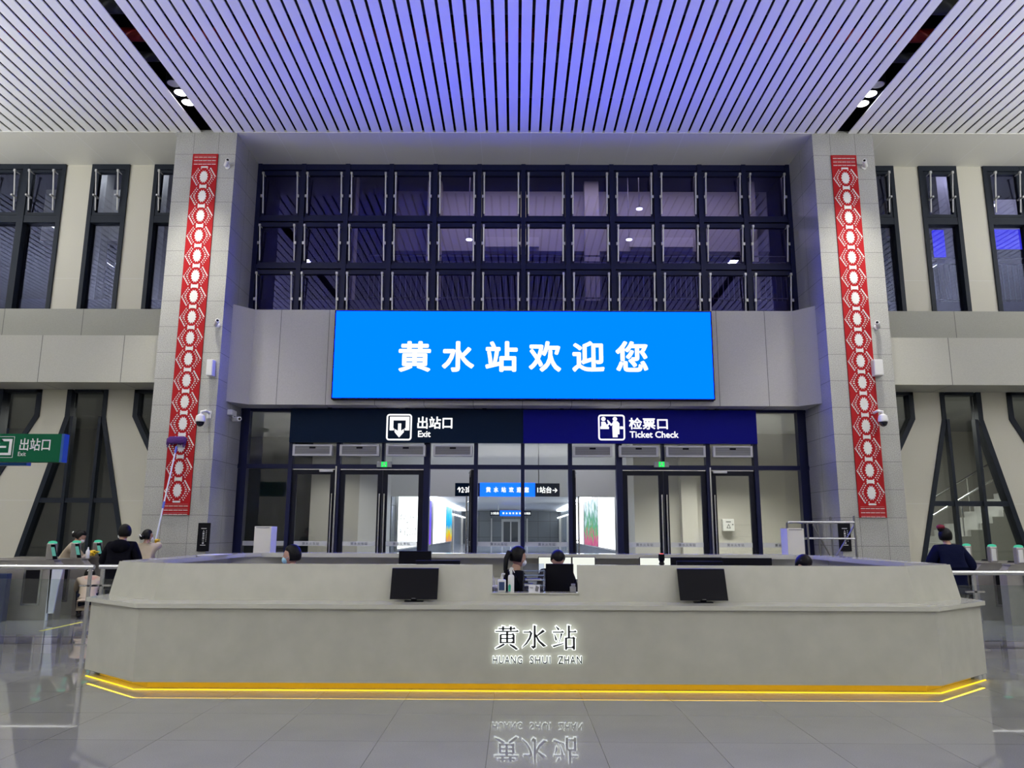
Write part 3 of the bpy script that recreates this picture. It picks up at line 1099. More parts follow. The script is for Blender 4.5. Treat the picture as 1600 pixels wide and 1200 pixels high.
# sign bands over the doors
SX0, SXM, SX1 = -5.21, 0.19, 5.59
for i, (a, b, m_, lb) in enumerate(((SX0, SXM, 'sign_teal', 'dark teal sign board over the doors reading Exit with down arrow pictogram'),
                                    (SXM, SX1, 'sign_navy', 'navy blue sign board over the doors reading Ticket Check'))):
    s = empty('sign_board', ((a + b) / 2, 17.8, 3.61), lb, 'sign')
    p = MB()
    p.box((a + 0.003, 17.78, 3.61), (b - 0.003, 17.89, 4.385))
    p.build('board', m_, s)
    t = MB()
    y = 17.776
    if i == 0:
        c0, c1 = at(603, 688, y), at(644, 647, y)
    else:
        c0, c1 = at(935, 688, y), at(976, 648, y)
    x0, x1, z0, z1 = c0.x, c1.x, c0.z, c1.z
    W_, H_ = x1 - x0, z1 - z0
    # rounded square outline
    ring_o, ring_i = [], []
    for cx_, cz_, a0 in ((1, 1, 0), (0, 1, 1), (0, 0, 2), (1, 0, 3)):
        for q in range(5):
            an = (a0 + q / 4) * PI / 2
            rr = 0.07
            ox, oz = x0 + rr + cx_ * (W_ - 2 * rr), z0 + rr + cz_ * (H_ - 2 * rr)
            ring_o.append((ox + math.cos(an) * rr, oz + math.sin(an) * rr))
            ring_i.append((ox + math.cos(an) * (rr - 0.035), oz + math.sin(an) * (rr - 0.035)))
    n_ = len(ring_o)
    for q in range(n_):
        r_ = (q + 1) % n_
        t.prism([ring_o[q], ring_o[r_], ring_i[r_], ring_i[q]], y - 0.006, y + 0.004)

    def P_(u, v):
        return (x0 + u * W_, z0 + v * H_)

    def poly(pts):
        t.prism([P_(u, v) for u, v in pts], y - 0.008, y + 0.004)
    if i == 0:
        poly([(0.13, 0.9), (0.9, 0.9), (0.9, 0.76), (0.13, 0.76)])
        poly([(0.13, 0.76), (0.27, 0.76), (0.27, 0.46), (0.3, 0.46), (0.3, 0.38), (0.13, 0.38)])
        poly([(0.76, 0.76), (0.9, 0.76), (0.9, 0.38), (0.72, 0.38), (0.72, 0.46), (0.76, 0.46)])
        poly([(0.46, 0.64), (0.58, 0.64), (0.58, 0.3), (0.46, 0.3)])
        poly([(0.33, 0.43), (0.46, 0.36), (0.52, 0.28), (0.58, 0.36), (0.69, 0.43), (0.69, 0.31), (0.51, 0.11), (0.33, 0.31)])
        a_, b_ = at(652, 670, y), at(707, 651, y)
        put_text(t, '出站口', ((a_.x + b_.x) / 2, y - 0.004, (a_.z + b_.z) / 2), 0.3, 0, 0.003, 0.006, fit=(b_.x - a_.x, b_.z - a_.z))
        a_, b_ = at(653, 683, y), at(673, 673, y)
        put_text(t, 'Exit', ((a_.x + b_.x) / 2, y - 0.004, (a_.z + b_.z) / 2), 0.15, 0, 0.003, 0.004, fit=(b_.x - a_.x, b_.z - a_.z))
    else:
        def blob(u, v, r_):
            pts = [(u + r_ * math.cos(q * PI / 5), v + r_ * math.sin(q * PI / 5)) for q in range(10)]
            poly(pts)
        blob(0.2, 0.83, 0.085)
        poly([(0.12, 0.72), (0.26, 0.72), (0.32, 0.6), (0.38, 0.66), (0.42, 0.62), (0.32, 0.5), (0.26, 0.55), (0.12, 0.55)])
        poly([(0.12, 0.55), (0.26, 0.55), (0.4, 0.53), (0.4, 0.44), (0.08, 0.44), (0.08, 0.53)])
        poly([(0.34, 0.8), (0.4, 0.76), (0.49, 0.64), (0.58, 0.72), (0.58, 0.64), (0.48, 0.56), (0.36, 0.7)])
        blob(0.63, 0.83, 0.085)
        poly([(0.55, 0.74), (0.72, 0.74), (0.79, 0.66), (0.79, 0.24), (0.72, 0.24), (0.72, 0.12), (0.54, 0.12), (0.53, 0.5)])
        poly([(0.81, 0.54), (0.93, 0.54), (0.93, 0.44), (0.81, 0.44)])
        a_, b_ = at(983, 671, y), at(1043, 653, y)
        put_text(t, '检票口', ((a_.x + b_.x) / 2, y - 0.004, (a_.z + b_.z) / 2), 0.3, 0, 0.003, 0.006, fit=(b_.x - a_.x, b_.z - a_.z))
        a_, b_ = at(984, 684, y), at(1060, 674, y)
        put_text(t, 'Ticket Check', ((a_.x + b_.x) / 2, y - 0.004, (a_.z + b_.z) / 2), 0.15, 0, 0.003, 0.004, fit=(b_.x - a_.x, b_.z - a_.z))
    t.build('pictogram_and_lettering', 'white_glow', s)
    # brackets up to the beam
    for q in range(3):
        br = MB()
        xx = a + (b - a) * (q + 0.5) / 3
        br.box((xx - 0.05, 17.80, 4.385), (xx + 0.05, 17.87, 4.419))
        br.build('bracket', 'frame', s)

# air curtains
AC = [(457, 519), (531, 592), (604, 664), (678, 737), (897, 955), (968, 1028), (1041, 1102), (1114, 1176)]
names = ['leftmost of the four white air curtains over the exit doors', 'second from left of the air curtains over the exit doors',
         'third from left of the air curtains over the exit doors', 'air curtain under the Exit sign nearest the facade middle',
         'air curtain under the Ticket Check sign nearest the facade middle', 'air curtain directly below the ticket pictogram',
         'air curtain below and right of the Ticket Check text', 'rightmost white air curtain, by the box on the beige wall']
base = None
for (a, b), lb in zip(AC, names):
    xm = (at(a, 703, 17.7).x + at(b, 703, 17.7).x) / 2
    z0 = at(800, 713, 17.7).z
    if base is None:
        base = empty('air_curtain', (xm, 17.9, z0), lb, 'air curtain', 'air curtains over the entrance doors')
        hw = 0.45
        m_ = MB()
        m_.rbox((xm - hw, 17.72, z0), (xm + hw, 17.89, z0 + 0.255), 0.02)
        m_.frame(xm - hw, xm + hw, z0, z0 + 0.255, 17.69, 17.73, 0.05, 0, 0.035, 0.035)
        m_.build('casing', 'curtain', base)
        m_ = MB()
        m_.box((xm - hw + 0.05, 17.708, z0 + 0.035), (xm + hw - 0.05, 17.72, z0 + 0.22), 0)
        for q in range(9):
            zz = z0 + 0.045 + q * 0.02
            m_.box((xm - hw + 0.05, 17.70, zz), (xm + hw - 0.05, 17.71, zz + 0.007), 1)
        m_.build('grille', ['grille', 'grey'], base)
        m_ = MB()
        m_.box((xm - 0.07, 17.695, z0 + 0.165), (xm + 0.07, 17.70, z0 + 0.205))
        m_.build('badge', 'black_matte', base)
        for q in (-1, 1):
            m_ = MB()
            m_.box((xm + q * (hw - 0.08), 17.89, z0 + 0.05), (xm + q * (hw - 0.02), YF - 0.08, z0 + 0.2))
            m_.build('bracket', 'frame', base)
    else:
        copy_tree(base, (xm, 17.9, z0), lb)

# green exit lights over the door pairs
for px, lb in ((600, 'small green exit light above the doors under the Exit sign'), (1034, 'small green exit light above the doors under the Ticket Check sign')):
    c = at(px, 725.5, 17.82)
    e = empty('exit_light', (c.x, 17.9, c.z), lb, 'exit sign', 'green exit lights over the doors')
    m_ = MB()
    m_.rbox((c.x - 0.17, 17.84, c.z - 0.065), (c.x + 0.17, 17.9, c.z + 0.065), 0.008)
    m_.build('casing', 'grey', e)
    m_ = MB()
    m_.box((c.x - 0.065, 17.832, c.z - 0.06), (c.x + 0.065, 17.84, c.z + 0.06))
    m_.build('lit_panel', 'green_glow', e)
    m_ = MB()
    for pts in ([(-0.01, 0.035), (0.015, 0.035), (0.015, 0.05), (-0.01, 0.05)], [(-0.03, 0.02), (0.025, 0.03), (0.02, 0.0), (-0.015, -0.005)],
                [(-0.015, -0.005), (0.0, -0.005), (-0.03, -0.045), (-0.045, -0.04)], [(0.005, 0.0), (0.02, 0.0), (0.04, -0.04), (0.03, -0.045)]):
        m_.prism([(c.x + u, c.z + v) for u, v in pts], 17.828, 17.832)
    m_.build('running_figure', 'white', e)
    m_ = MB()
    m_.box((c.x - 0.05, 17.9, c.z + 0.0), (c.x + 0.05, YF - 0.08, c.z + 0.06))
    m_.build('bracket', 'frame', e)

# ------------------------------------------------------------------ vestibule and corridor behind the doors
v = MB()
v.box((-8.5, YF + 0.3, -0.2), (8.9, 24.2, 0))
struct(v, 'floor_vestibule', 'floor')
v = MB()
v.box((-8.5, YF + 0.13, 4.45), (8.9, 24.2, 4.6))
struct(v, 'ceiling_vestibule', 'white_wall')
# left: dark glazed room, beige wall, pale lit pillar; right: pale walls
v = MB()
v.box((-8.5, 23.8, 0), (-5.8, 24.0, 4.45))
v.box((-8.5, YF + 0.3, 0), (-8.4, 23.8, 4.45))
struct(v, 'wall_vestibule_dark', 'dark_wall')
v = MB()
v.box((-5.8, 22.2, 0), (-4.42, 22.4, 4.45))
v.box((-5.8, 22.4, 0), (-5.7, 23.8, 4.45))
struct(v, 'wall_vestibule_left', 'beige_wall')
v = MB()
v.box((-4.42, 22.2, 0), (-3.8, 24.0, 4.45))
struct(v, 'wall_vestibule_pillar', 'white_wall')
v = MB()
v.box((-4.15, 24.0, 2.66), (3.3, 24.2, 4.45))
v.box((3.3, 24.0, 0), (3.5, 24.2, 4.45))
struct(v, 'wall_vestibule_end', 'white_wall')
v = MB()
v.box((3.45, 22.6, 0), (8.9, 22.8, 4.45))
v.box((3.45, 22.8, 0), (3.5, 24.0, 4.45))
v.box((4.75, 22.3, 0), (5.2, 22.6, 4.45))
v.box((8.5, YF + 0.3, 0), (8.6, 22.6, 4.45))
struct(v, 'wall_vestibule_right', 'beige_wall')
# corridor
cx0, cx1, YE = -3.8, 3.3, 60.0
v = MB()
v.add([(cx0, 24.2, 0), (cx1, 24.2, 0), (cx1, YE, 0.8), (cx0, YE, 0.8), (cx0, 24.2, -0.2), (cx1, 24.2, -0.2), (cx1, YE, 0.6), (cx0, YE, 0.6)],
      [(0, 1, 2, 3), (7, 6, 5, 4), (0, 4, 5, 1), (1, 5, 6, 2), (2, 6, 7, 3), (3, 7, 4, 0)])
struct(v, 'floor_corridor', 'corr_floor')
v = MB()
v.box((cx0, 24.2, 3.15), (cx1, YE, 3.3))
struct(v, 'ceiling_corridor', 'corr_ceiling')
for s, x in ((-1, cx0), (1, cx1)):
    v = MB()
    v.box((x, 24.2, 0), (x + s * 0.2, YE, 3.3))
    struct(v, 'wall_corridor_%s' % ('left' if s < 0 else 'right'), 'corr_wall')
    for yy in (47.5, 56.0):
        v = MB()
        v.box((x, yy, 0.3), (x - s * 0.12, yy + 0.5, 2.6))
        tag(v.build('pilaster', 'beige_wall'), 'pale pilaster on the %s corridor wall, the %s one' % ('left' if s < 0 else 'right', 'nearer' if yy < 50 else 'farther'), 'pilaster', 'corridor pilasters')
    g = MB()
    g.box((x - s * 0.02, 24.4, 3.05), (x - s * 0.30, YE - 4, 3.149), 0)
    tag(g.build('strip_light', 'strip'), 'long white strip light along the %s side of the corridor ceiling' % ('left' if s < 0 else 'right'), 'light', 'corridor strip lights')
    g = MB()
    g.box((x, 46.2, 2.62), (x - s * 0.05, YE - 0.2, 2.68), 0)
    g.build('trim_%d' % (5 if s < 0 else 6), 'strip')['kind'] = 'structure'
v = MB()
v.box((cx0, YE, 0), (cx1, YE + 0.2, 3.3))
struct(v, 'wall_corridor_end', 'corr_wall')
dr = empty('door_9', (-0.3, YE, 0.8), kind='structure')
m_ = MB()
m_.frame(-1.0, 0.42, 0.8, 2.55, YE - 0.1, YE, 0.16, 0, 0.2, 0.0)
m_.box((-0.34, YE - 0.1, 0.8), (-0.24, YE, 2.4))
m_.build('door_frame', 'white', dr)
m_ = MB()
m_.box((-0.84, YE - 0.04, 0.8), (-0.34, YE - 0.02, 2.35))
m_.box((-0.24, YE - 0.04, 0.8), (0.26, YE - 0.02, 2.35))
m_.build('pane', 'dark_wall', dr)
for x in (-1.75, 0.95):
    m_ = MB()
    m_.box((x - 0.05, YE - 0.3, 0.8), (x + 0.05, YE - 0.2, 2.6))
    tag(m_.build('steel_post', 'white'), 'thin pale post %s of the door at the corridor end' % ('left' if x < 0 else 'right'), 'post', 'posts at the corridor end')
area('corridor_lamp', (-0.25, 32, 3.0), 0.6, 200, (0.72, 0.80, 1), shape='RECTANGLE', size_y=8)
area('corridor_lamp', (-0.25, 50, 3.0), 0.6, 260, (0.72, 0.80, 1), shape='RECTANGLE', size_y=8)

# lit posters on the corridor walls
colorful = picture_glow('village_poster', [(0.0, (0.05, 0.05, 0.10)), (0.36, (0.55, 0.12, 0.25)), (0.44, (0.10, 0.40, 0.14)), (0.52, (0.15, 0.35, 0.30)), (0.66, (0.75, 0.9, 1.0)), (0.8, (1, 1, 1))], 3.0, 1.2, 0.6)
landscape = picture_glow('landscape_poster', [(0.0, (0.02, 0.10, 0.6)), (0.28, (0.75, 0.35, 0.03)), (0.38, (0.60, 0.60, 0.05)), (0.46, (0.02, 0.35, 0.75)), (0.62, (0.05, 0.6, 1.0)), (0.85, (0.7, 0.95, 1))], 2.0, 1.2, 0.45)
purple = picture_glow('purple_poster', [(0.2, (0.25, 0.1, 0.9)), (0.6, (0.15, 0.12, 1.0)), (0.9, (0.6, 0.6, 1))], 2.0, 1.1, 0.4)
POST = [(-1, 25.1, 30.6, 'poster', 'bright white poster with rows of black characters, nearest on the left corridor wall'),
        (-1, 31.0, 35.0, purple, 'violet lit poster on the left corridor wall'),
        (-1, 36.0, 42.4, 'poster', 'plain glowing white panel further down the left corridor wall'),
        (-1, 42.8, 46.6, landscape, 'blue and orange landscape poster on the left corridor wall'),
        (1, 25.3, 30.2, 'poster', 'plain glowing white panel nearest on the right corridor wall'),
        (1, 30.5, 36.2, colorful, 'green and red crowd picture glowing on the right corridor wall'),
        (1, 36.8, 41.5, 'poster', 'glowing white panel beyond the crowd picture on the right corridor wall')]
for i, (s, ya, yb, mt, lb) in enumerate(POST):
    x = cx0 if s < 0 else cx1
    e = empty('lit_poster', (x, (ya + yb) / 2, 1.0), lb, 'poster', 'lit posters in the corridor')
    m_ = MB()
    m_.box((x, ya - 0.06, 1.0), (x - s * 0.08, yb + 0.06, 2.98))
    m_.build('housing', 'strut', e)
    m_ = MB()
    m_.box((x - s * 0.08, ya, 1.05), (x - s * 0.09, yb, 2.93))
    m_.build('lit_face', mt, e)
    if i == 0:
        for r in range(2):
            for q in range(6):
                t = MB()
                yy = ya + 0.6 + q * 0.75
                for st in range(7):
                    a_ = random.uniform(0, PI)
                    L_ = random.uniform(0.06, 0.22)
                    cy, cz = yy + random.uniform(-0.18, 0.18), 2.02 - r * 0.42 + random.uniform(-0.14, 0.14)
                    dy, dz = math.cos(a_) * L_ / 2, math.sin(a_) * L_ / 2
                    nn = 0.022
                    pts = [(cy - dy, cz - dz), (cy + dy, cz + dz), (cy + dy + nn * math.sin(a_), cz + dz - nn * math.cos(a_)), (cy - dy + nn * math.sin(a_), cz - dz - nn * math.cos(a_))]
                    t.add([(x + 0.092, p[0], p[1]) for p in pts] + [(x + 0.096, p[0], p[1]) for p in pts], [(0, 1, 2, 3), (7, 6, 5, 4), (0, 4, 5, 1), (1, 5, 6, 2), (2, 6, 7, 3), (3, 7, 4, 0)])
                t.build('brush_character', 'black', e)


def hanging_sign(Y, x0, x1, z0, z1, scr0, scr1, ltext, rtext, label, zc):
    e = empty('hanging_sign', ((x0 + x1) / 2, Y, z0), label, 'sign', 'signs hung in the corridor')
    m_ = MB()
    m_.box((x0, Y, z0), (x1, Y + 0.15, z1))
    m_.build('case', 'sign_teal', e)
    m_ = MB()
    m_.box((scr0, Y - 0.02, z0 - 0.01), (scr1, Y, z1 + 0.01))
    m_.build('display', 'screen_small', e)
    t = MB()
    H_ = z1 - z0
    wch = (scr1 - scr0) / 7.2
    for q, ch in enumerate('黄水站欢迎您'):
        put_text(t, ch, (scr0 + wch * (1.1 + q), Y - 0.024, (z0 + z1) / 2), 0.2, 0, 0.002, 0.008, fit=(wch * 0.62, H_ * 0.42))
    put_text(t, ltext, ((x0 + scr0) / 2, Y - 0.006, (z0 + z1) / 2), 0.2, 0, 0.002, 0.006, fit=((scr0 - x0) * 0.82, H_ * 0.55))
    put_text(t, rtext, ((x1 + scr1) / 2, Y - 0.006, (z0 + z1) / 2), 0.2, 0, 0.002, 0.006, fit=((x1 - scr1) * 0.82, H_ * 0.5))
    t.build('lettering', 'white_glow', e)
    for xx in (x0 + (x1 - x0) * 0.2, x0 + (x1 - x0) * 0.8):
        r = MB()
        r.tube([(xx, Y + 0.07, z1), (xx, Y + 0.07, zc)], 0.015, 8)
        r.build('rod', 'steel_dark', e)


hanging_sign(23.2, at(711, 765, 23.2).x, at(874.5, 765, 23.2).x, at(800, 775.5, 23.2).z, at(800, 755, 23.2).z, at(750, 765, 23.2).x, at(836, 765, 23.2).x,
             '↑2·3站台', '1站台→', 'dark hanging sign with blue welcome display and platform arrows, nearer one', 4.45)
hanging_sign(46, at(765.5, 802, 46).x, at(830, 802, 46).x, at(800, 806, 46).z, at(800, 798, 46).z, at(781, 802, 46).x, at(818, 802, 46).x,
             '2·3站台', '2·3站台', 'small far hanging sign with blue display at the corridor end', 3.15)
m_ = MB()
m_.lathe([(0.0, 0), (0.10, 0.02), (0.13, 0.1), (0.13, 0.16), (0.05, 0.18)], (-0.26 if False else at(791, 780, 27).x, 27, 2.97), 16)
tag(m_.build('dome_camera', 'grey'), 'small dome camera under the corridor ceiling', 'camera')

# vestibule notices: small box on the beige wall
c0, c1 = at(1128, 830, 22.55), at(1145, 811, 22.55)
e = empty('wall_box', ((c0.x + c1.x) / 2, 22.6, c0.z), 'white locked box with triangle mark on beige wall behind right door', 'box')
m_ = MB()
m_.rbox((c0.x, 22.42, c0.z), (c1.x, 22.6, c1.z), 0.015)
m_.build('casing', 'white', e)
m_ = MB()
cxm = (c0.x + c1.x) / 2
czm = (c0.z + c1.z) / 2
for pts in ([(-0.06, -0.09), (0.06, -0.09), (0.05, -0.075), (-0.05, -0.075)], [(-0.06, -0.09), (-0.045, -0.09), (0.005, 0.02), (-0.003, 0.03)], [(0.06, -0.09), (0.045, -0.09), (-0.005, 0.02), (0.003, 0.03)]):
    m_.prism([(cxm + a, czm + b) for a, b in pts], 22.416, 22.42)
m_.box((cxm - 0.07, 22.415, c1.z - 0.09), (cxm + 0.07, 22.42, c1.z - 0.07))
m_.box((c1.x - 0.06, 22.415, czm), (c1.x - 0.03, 22.42, czm + 0.03))
m_.build('warning_mark', 'black_matte', e)

# ------------------------------------------------------------------ mezzanine rooms behind the upper windows
v = MB()
v.box((XL, 19.5, 7.3), (XR, 27, 7.55))
v.box((XL, YF + 0.31, 5.9), (XR, 27, 6.0))
struct(v, 'floor_mezzanine', 'plum')
v = MB()
v.box((XL, YF + 0.31, 12.8), (XR, 27, 13.0))
v.box((XL, YF + 0.31, ZC + 1.3), (XR, YF + 0.5, 13.0))
struct(v, 'ceiling_mezzanine', 'plum')
v = MB()
v.box((XL, 26.8, 6.0), (XR, 27, 12.8))
struct(v, 'wall_mezzanine_back', 'plum_dark')
v = MB()
v.box((-3.95, 22.0, 9.85), (7.6, 22.3, 10.55), 0)
v.box((-3.95, 22.25, 10.55), (7.6, 22.5, 10.75), 1)
v.box((-3.95, 22.0, 10.75), (7.6, 22.3, 11.75), 0)
for x in (-2.62, 2.05, 6.7):
    v.box((x, 21.6, 7.55), (x + 0.42, 21.95, 11.9), 0)
v.box((-4.9, 21.0, 7.55), (-4.62, 21.4, 11.9), 0)
for x, w_ in ((-0.9, 1.6), (3.4, 1.9)):
    v.box((x, 21.9, 9.95), (x + w_, 22.0, 10.25), 2)
struct(v, 'wall_mezzanine_piers', ['beige_wall', 'plum', 'offwhite'])
v = MB()
v.box((-12.4, 21.0, 7.55), (-11.9, 21.4, 12.0), 0)
v.box((-13.9, 21.4, 9.9), (-9.3, 21.7, 11.5), 0)
v.box((-10.5, 21.0, 7.55), (-10.1, 21.4, 12.0), 0)
v.box((12.2, 21.0, 7.55), (12.5, 21.4, 12.0), 0)
v.box((11.0, 21.5, 10.2), (16.8, 21.8, 11.3), 0)
struct(v, 'wall_mezzanine_side_piers', ['beige_wall'])
# blue light cove behind the right windows
for (a, b, z0, z1, lb) in ((13.35, 15.4, 9.65, 10.12, 'blue glowing light cove behind the far right upper window'), (11.9, 12.2, 9.3, 10.1, 'short blue light cove behind the narrow right upper window')):
    e = MB()
    e.box((a, 20.9, z0), (b, 20.98, z1))
    e.box((a, 20.98, z0 + 0.1), (b, 21.5 if a > 13 else 21.0, z0 + 0.16))
    tag(e.build('light_cove', 'blue_glow'), lb, 'light', 'blue light coves on the mezzanine')


def railing(x0, x1, y, lb):
    e = empty('railing', ((x0 + x1) / 2, y, 7.55), lb, 'railing', 'steel railings on the mezzanine')
    for z in (8.85, 8.68, 7.68):
        r = MB()
        r.tube([(x0, y, z), (x1, y, z)], 0.022, 8)
        r.build('rail', 'steel', e)
    r = MB()
    nn = int((x1 - x0) / 0.14)
    for i in range(nn + 1):
        xx = x0 + (x1 - x0) * i / nn
        r.box((xx - 0.009, y - 0.009, 7.55), (xx + 0.009, y + 0.009, 8.68))
    b = r.build('balusters', 'steel_dark', e)
    b['kind'] = 'stuff'


railing(-3.9, 7.9, 19.7, 'steel baluster railing behind the middle upper windows')
railing(10.2, 16.8, 19.8, 'steel baluster railing behind the right upper windows')
for px, py, Y, lb in ((733, 375, 20.6, 'round ceiling lamp glowing behind the left half of upper windows'), (999, 327, 20.6, 'brightest round lamp glowing behind the top row of upper windows'),
                      (983, 375, 21.3, 'small lamp below the brightest one behind the upper windows'), (1551, 322, 20.4, 'round lamp behind the far right upper window')):
    c = at(px, py, Y)
    x, y, z = c.x, Y, c.z
    e = empty('round_lamp', (x, y, z), lb, 'lamp', 'round lamps on the mezzanine')
    r = MB()
    r.lathe([(0.09, 0), (0.09, 0.02)], (x, y, z), 16)
    r.build('diffuser', 'lamp', e)
    r = MB()
    r.lathe([(0.10, 0.02), (0.10, 0.05), (0.012, 0.05), (0.012, 12.8 - z)], (x, y, z), 16)
    r.build('housing', 'grey', e)

# rooms behind the lower side windows
for s, nm in ((-1, 'left'), (1, 'right')):
    fx = (lambda x: x) if s < 0 else mirror_x
    v = MB()
    v.box((fx(-17), YF + 0.3, -0.2), (fx(-8.5), 26, 0))
    struct(v, 'floor_side_%s' % nm, 'floor')
    v = MB()
    v.box((fx(-17), YF + 0.3, 4.95), (fx(-8.5), 26, 5.1))
    struct(v, 'ceiling_side_%s' % nm, 'grey_wall')
    v = MB()
    v.box((fx(-17), 25.8, 0), (fx(-8.5), 26, 4.95))
    v.box((fx(-8.5), 22.4, 0), (fx(-8.6), 25.8, 4.95))
    struct(v, 'wall_side_%s' % nm, 'grey_wall' if s < 0 else 'beige_wall')
# stairs on the right, rising to the right
e = empty('staircase', (11.5, 21.6, 0), 'grey stone staircase with steel handrails behind the right lower window', 'staircase')
m_ = MB()
for i in range(18):
    x0 = 9.2 + i * 0.30
    m_.box((x0, 20.6, 0), (x0 + 0.30, 22.4, 0.17 * (i + 1)))
m_.build('steps', 'stone_step', e)
for y in (20.65, 22.35):
    m_ = MB()
    m_.tube([(9.2, y, 1.05), (9.2 + 18 * 0.3, y, 1.05 + 18 * 0.17)], 0.03, 10)
    for q in range(0, 18, 4):
        m_.tube([(9.35 + q * 0.3, y, 0.17 * (q + 1)), (9.35 + q * 0.3, y, 1.05 + 0.17 * (q + 0.5))], 0.018, 8)
    m_.build('handrail', 'steel', e)

# ------------------------------------------------------------------ information desk
ZG, ZLD, ZUP = 0.09, 0.855, 1.242
desk = empty('information_desk', (DX, 11, 0), 'long white marble reception island with chamfered ends and amber light at its foot', 'desk')


def ring(f_half, f_y, c_half, c_y, b_half, b_y, bb_half, bb_y):
    R = [(f_half, f_y), (c_half, c_y), (b_half, b_y), (bb_half, bb_y)]
    pts = [(DX + x, y) for x, y in R] + [(DX - x, y) for x, y in reversed(R)]
    return pts


outer = ring(4.13, 8.33, 5.03, 9.08, 5.03, 13.0, 4.25, 13.75)
inner = ring(3.62, 9.25, 4.05, 9.6, 4.05, 12.7, 3.9, 13.0)


def wall_ring(mb, lo, li, z0, z1, uo=None, ui=None, mi=0):
    """closed wall between outline lo and li, optionally leaning to uo / ui at the top"""
    uo, ui = uo or lo, ui or li
    n = len(lo)
    v = [(x, y, z0) for x, y in lo] + [(x, y, z0) for x, y in li] + [(x, y, z1) for x, y in uo] + [(x, y, z1) for x, y in ui]
    f = []
    for i in range(n):
        j = (i + 1) % n
        f += [(j, i, i + 2 * n, j + 2 * n)[::1], (i + n, j + n, j + 3 * n, i + 3 * n), (i + 2 * n, i + 3 * n, j + 3 * n, j + 2 * n), (i, j, j + n, i + n)]
    mb.add(v, f, mi)


m_ = MB()
wall_ring(m_, outer, inner, ZG, ZLD - 0.045)
wall_ring(m_, outer, ring(4.122, 8.345, 5.02, 9.095, 5.02, 12.99, 4.24, 13.735), ZG - 0.012, ZG)
m_.build('base_cabinet', 'desk', desk)
m_ = MB()
wall_ring(m_, ring(4.15, 8.295, 5.08, 9.06, 5.08, 13.02, 4.27, 13.79), inner, ZLD - 0.045, ZLD)
m_.build('ledge', 'desk_top', desk)
pl_o = ring(4.04, 8.48, 4.9, 9.18, 4.9, 12.9, 4.15, 13.6)
m_ = MB()
wall_ring(m_, pl_o, ring(3.7, 9.2, 4.1, 9.6, 4.1, 12.7, 3.9, 13.0), 0, ZG)
m_.build('plinth', 'gold', desk)
def front_band(mb, f_h, f_y, c_h, c_y, t, z0, z1):
    o_ = [(DX - c_h, c_y), (DX - f_h, f_y), (DX + f_h, f_y), (DX + c_h, c_y)]
    i_ = [(DX - c_h + t * 0.6, c_y + t), (DX - f_h + t * 0.3, f_y + t), (DX + f_h - t * 0.3, f_y + t), (DX + c_h - t * 0.6, c_y + t)]
    for q in range(3):
        mb.slab([o_[q], o_[q + 1], i_[q + 1], i_[q]], z0, z1)


m_ = MB()
front_band(m_, 4.118, 8.350, 5.0, 9.095, 0.025, ZG - 0.008, ZG)
m_.build('light_strip', 'led_strip', desk)
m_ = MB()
front_band(m_, 4.125, 8.345, 5.02, 9.09, 0.013, 0, 0.008)  # glowing band in place of the lit floor line under the desk edge
m_.build('floor_glow_band', 'floor_glow', desk)
# upper screen wall, leaning inwards, with a service opening cut through its front
uf, uc = (4.17, 8.74), (4.95, 9.30)
tf, tcn = (4.10, 8.80), (4.90, 9.374)
OX0, OX1, OZ = at(769.5, 905, 8.78).x, at(902.5, 905, 8.78).x, 0.945
TH = 0.06


def up_panel(mb, x0, x1, z0, z1):
    k0, k1 = (z0 - ZLD) / (ZUP - ZLD), (z1 - ZLD) / (ZUP - ZLD)
    ya, yb = 8.74 + 0.06 * k0, 8.74 + 0.06 * k1
    v = [(x0[0], ya, z0), (x1[0], ya, z0), (x1[1], yb, z1), (x0[1], yb, z1)]
    v += [(p[0], p[1] + TH, p[2]) for p in v]
    mb.add(v, [(0, 1, 2, 3), (7, 6, 5, 4), (0, 4, 5, 1), (1, 5, 6, 2), (2, 6, 7, 3), (3, 7, 4, 0)])


m_ = MB()
kk = (OZ - ZLD) / (ZUP - ZLD)
up_panel(m_, (DX - uf[0], DX - tf[0]), (OX0, OX0), ZLD, ZUP)
up_panel(m_, (OX1, OX1), (DX + uf[0], DX + tf[0]), ZLD, ZUP)
up_panel(m_, (OX0, OX0), (OX1, OX1), ZLD, OZ - 0.012)
for s in (-1, 1):
    a = [(DX + s * uf[0], uf[1], ZLD), (DX + s * uc[0], uc[1], ZLD), (DX + s * tcn[0], tcn[1], ZUP), (DX + s * tf[0], tf[1], ZUP)]
    b = [(p[0] - s * 0.06, p[1] + 0.07, p[2]) for p in a]
    v = a + b
    fcs = [(0, 1, 2, 3), (7, 6, 5, 4), (0, 4, 5, 1), (1, 5, 6, 2), (2, 6, 7, 3), (3, 7, 4, 0)]
    if s < 0:
        fcs = [f_[::-1] for f_ in fcs]
    m_.add(v, fcs)
    # side and back walls
    m_.slab([(DX + s * 4.95, 9.5), (DX + s * 4.95, 12.95), (DX + s * 4.2, 13.7), (DX + s * 3.9, 13.7), (DX + s * 3.9, 13.6), (DX + s * 4.15, 13.6), (DX + s * 4.86, 12.9), (DX + s * 4.86, 9.5)], ZLD, ZUP - 0.06)
m_.box((DX - 3.9, 13.6, ZLD), (DX + 3.9, 13.7, 1.17))
m_.build('screen_wall', 'desk', desk)
m_ = MB()
for s in (-1, 1):
    m_.slab([(DX + s * 4.98, 9.6), (DX + s * 4.98, 13.0), (DX + s * 4.55, 13.4), (DX + s * 4.45, 13.2), (DX + s * 4.62, 12.9), (DX + s * 4.62, 9.9), (DX + s * 4.8, 9.58)], ZUP - 0.06, ZUP - 0.002)
m_.box((DX - 4.5, 13.25, 1.17), (DX + 4.5, 13.75, 1.238))
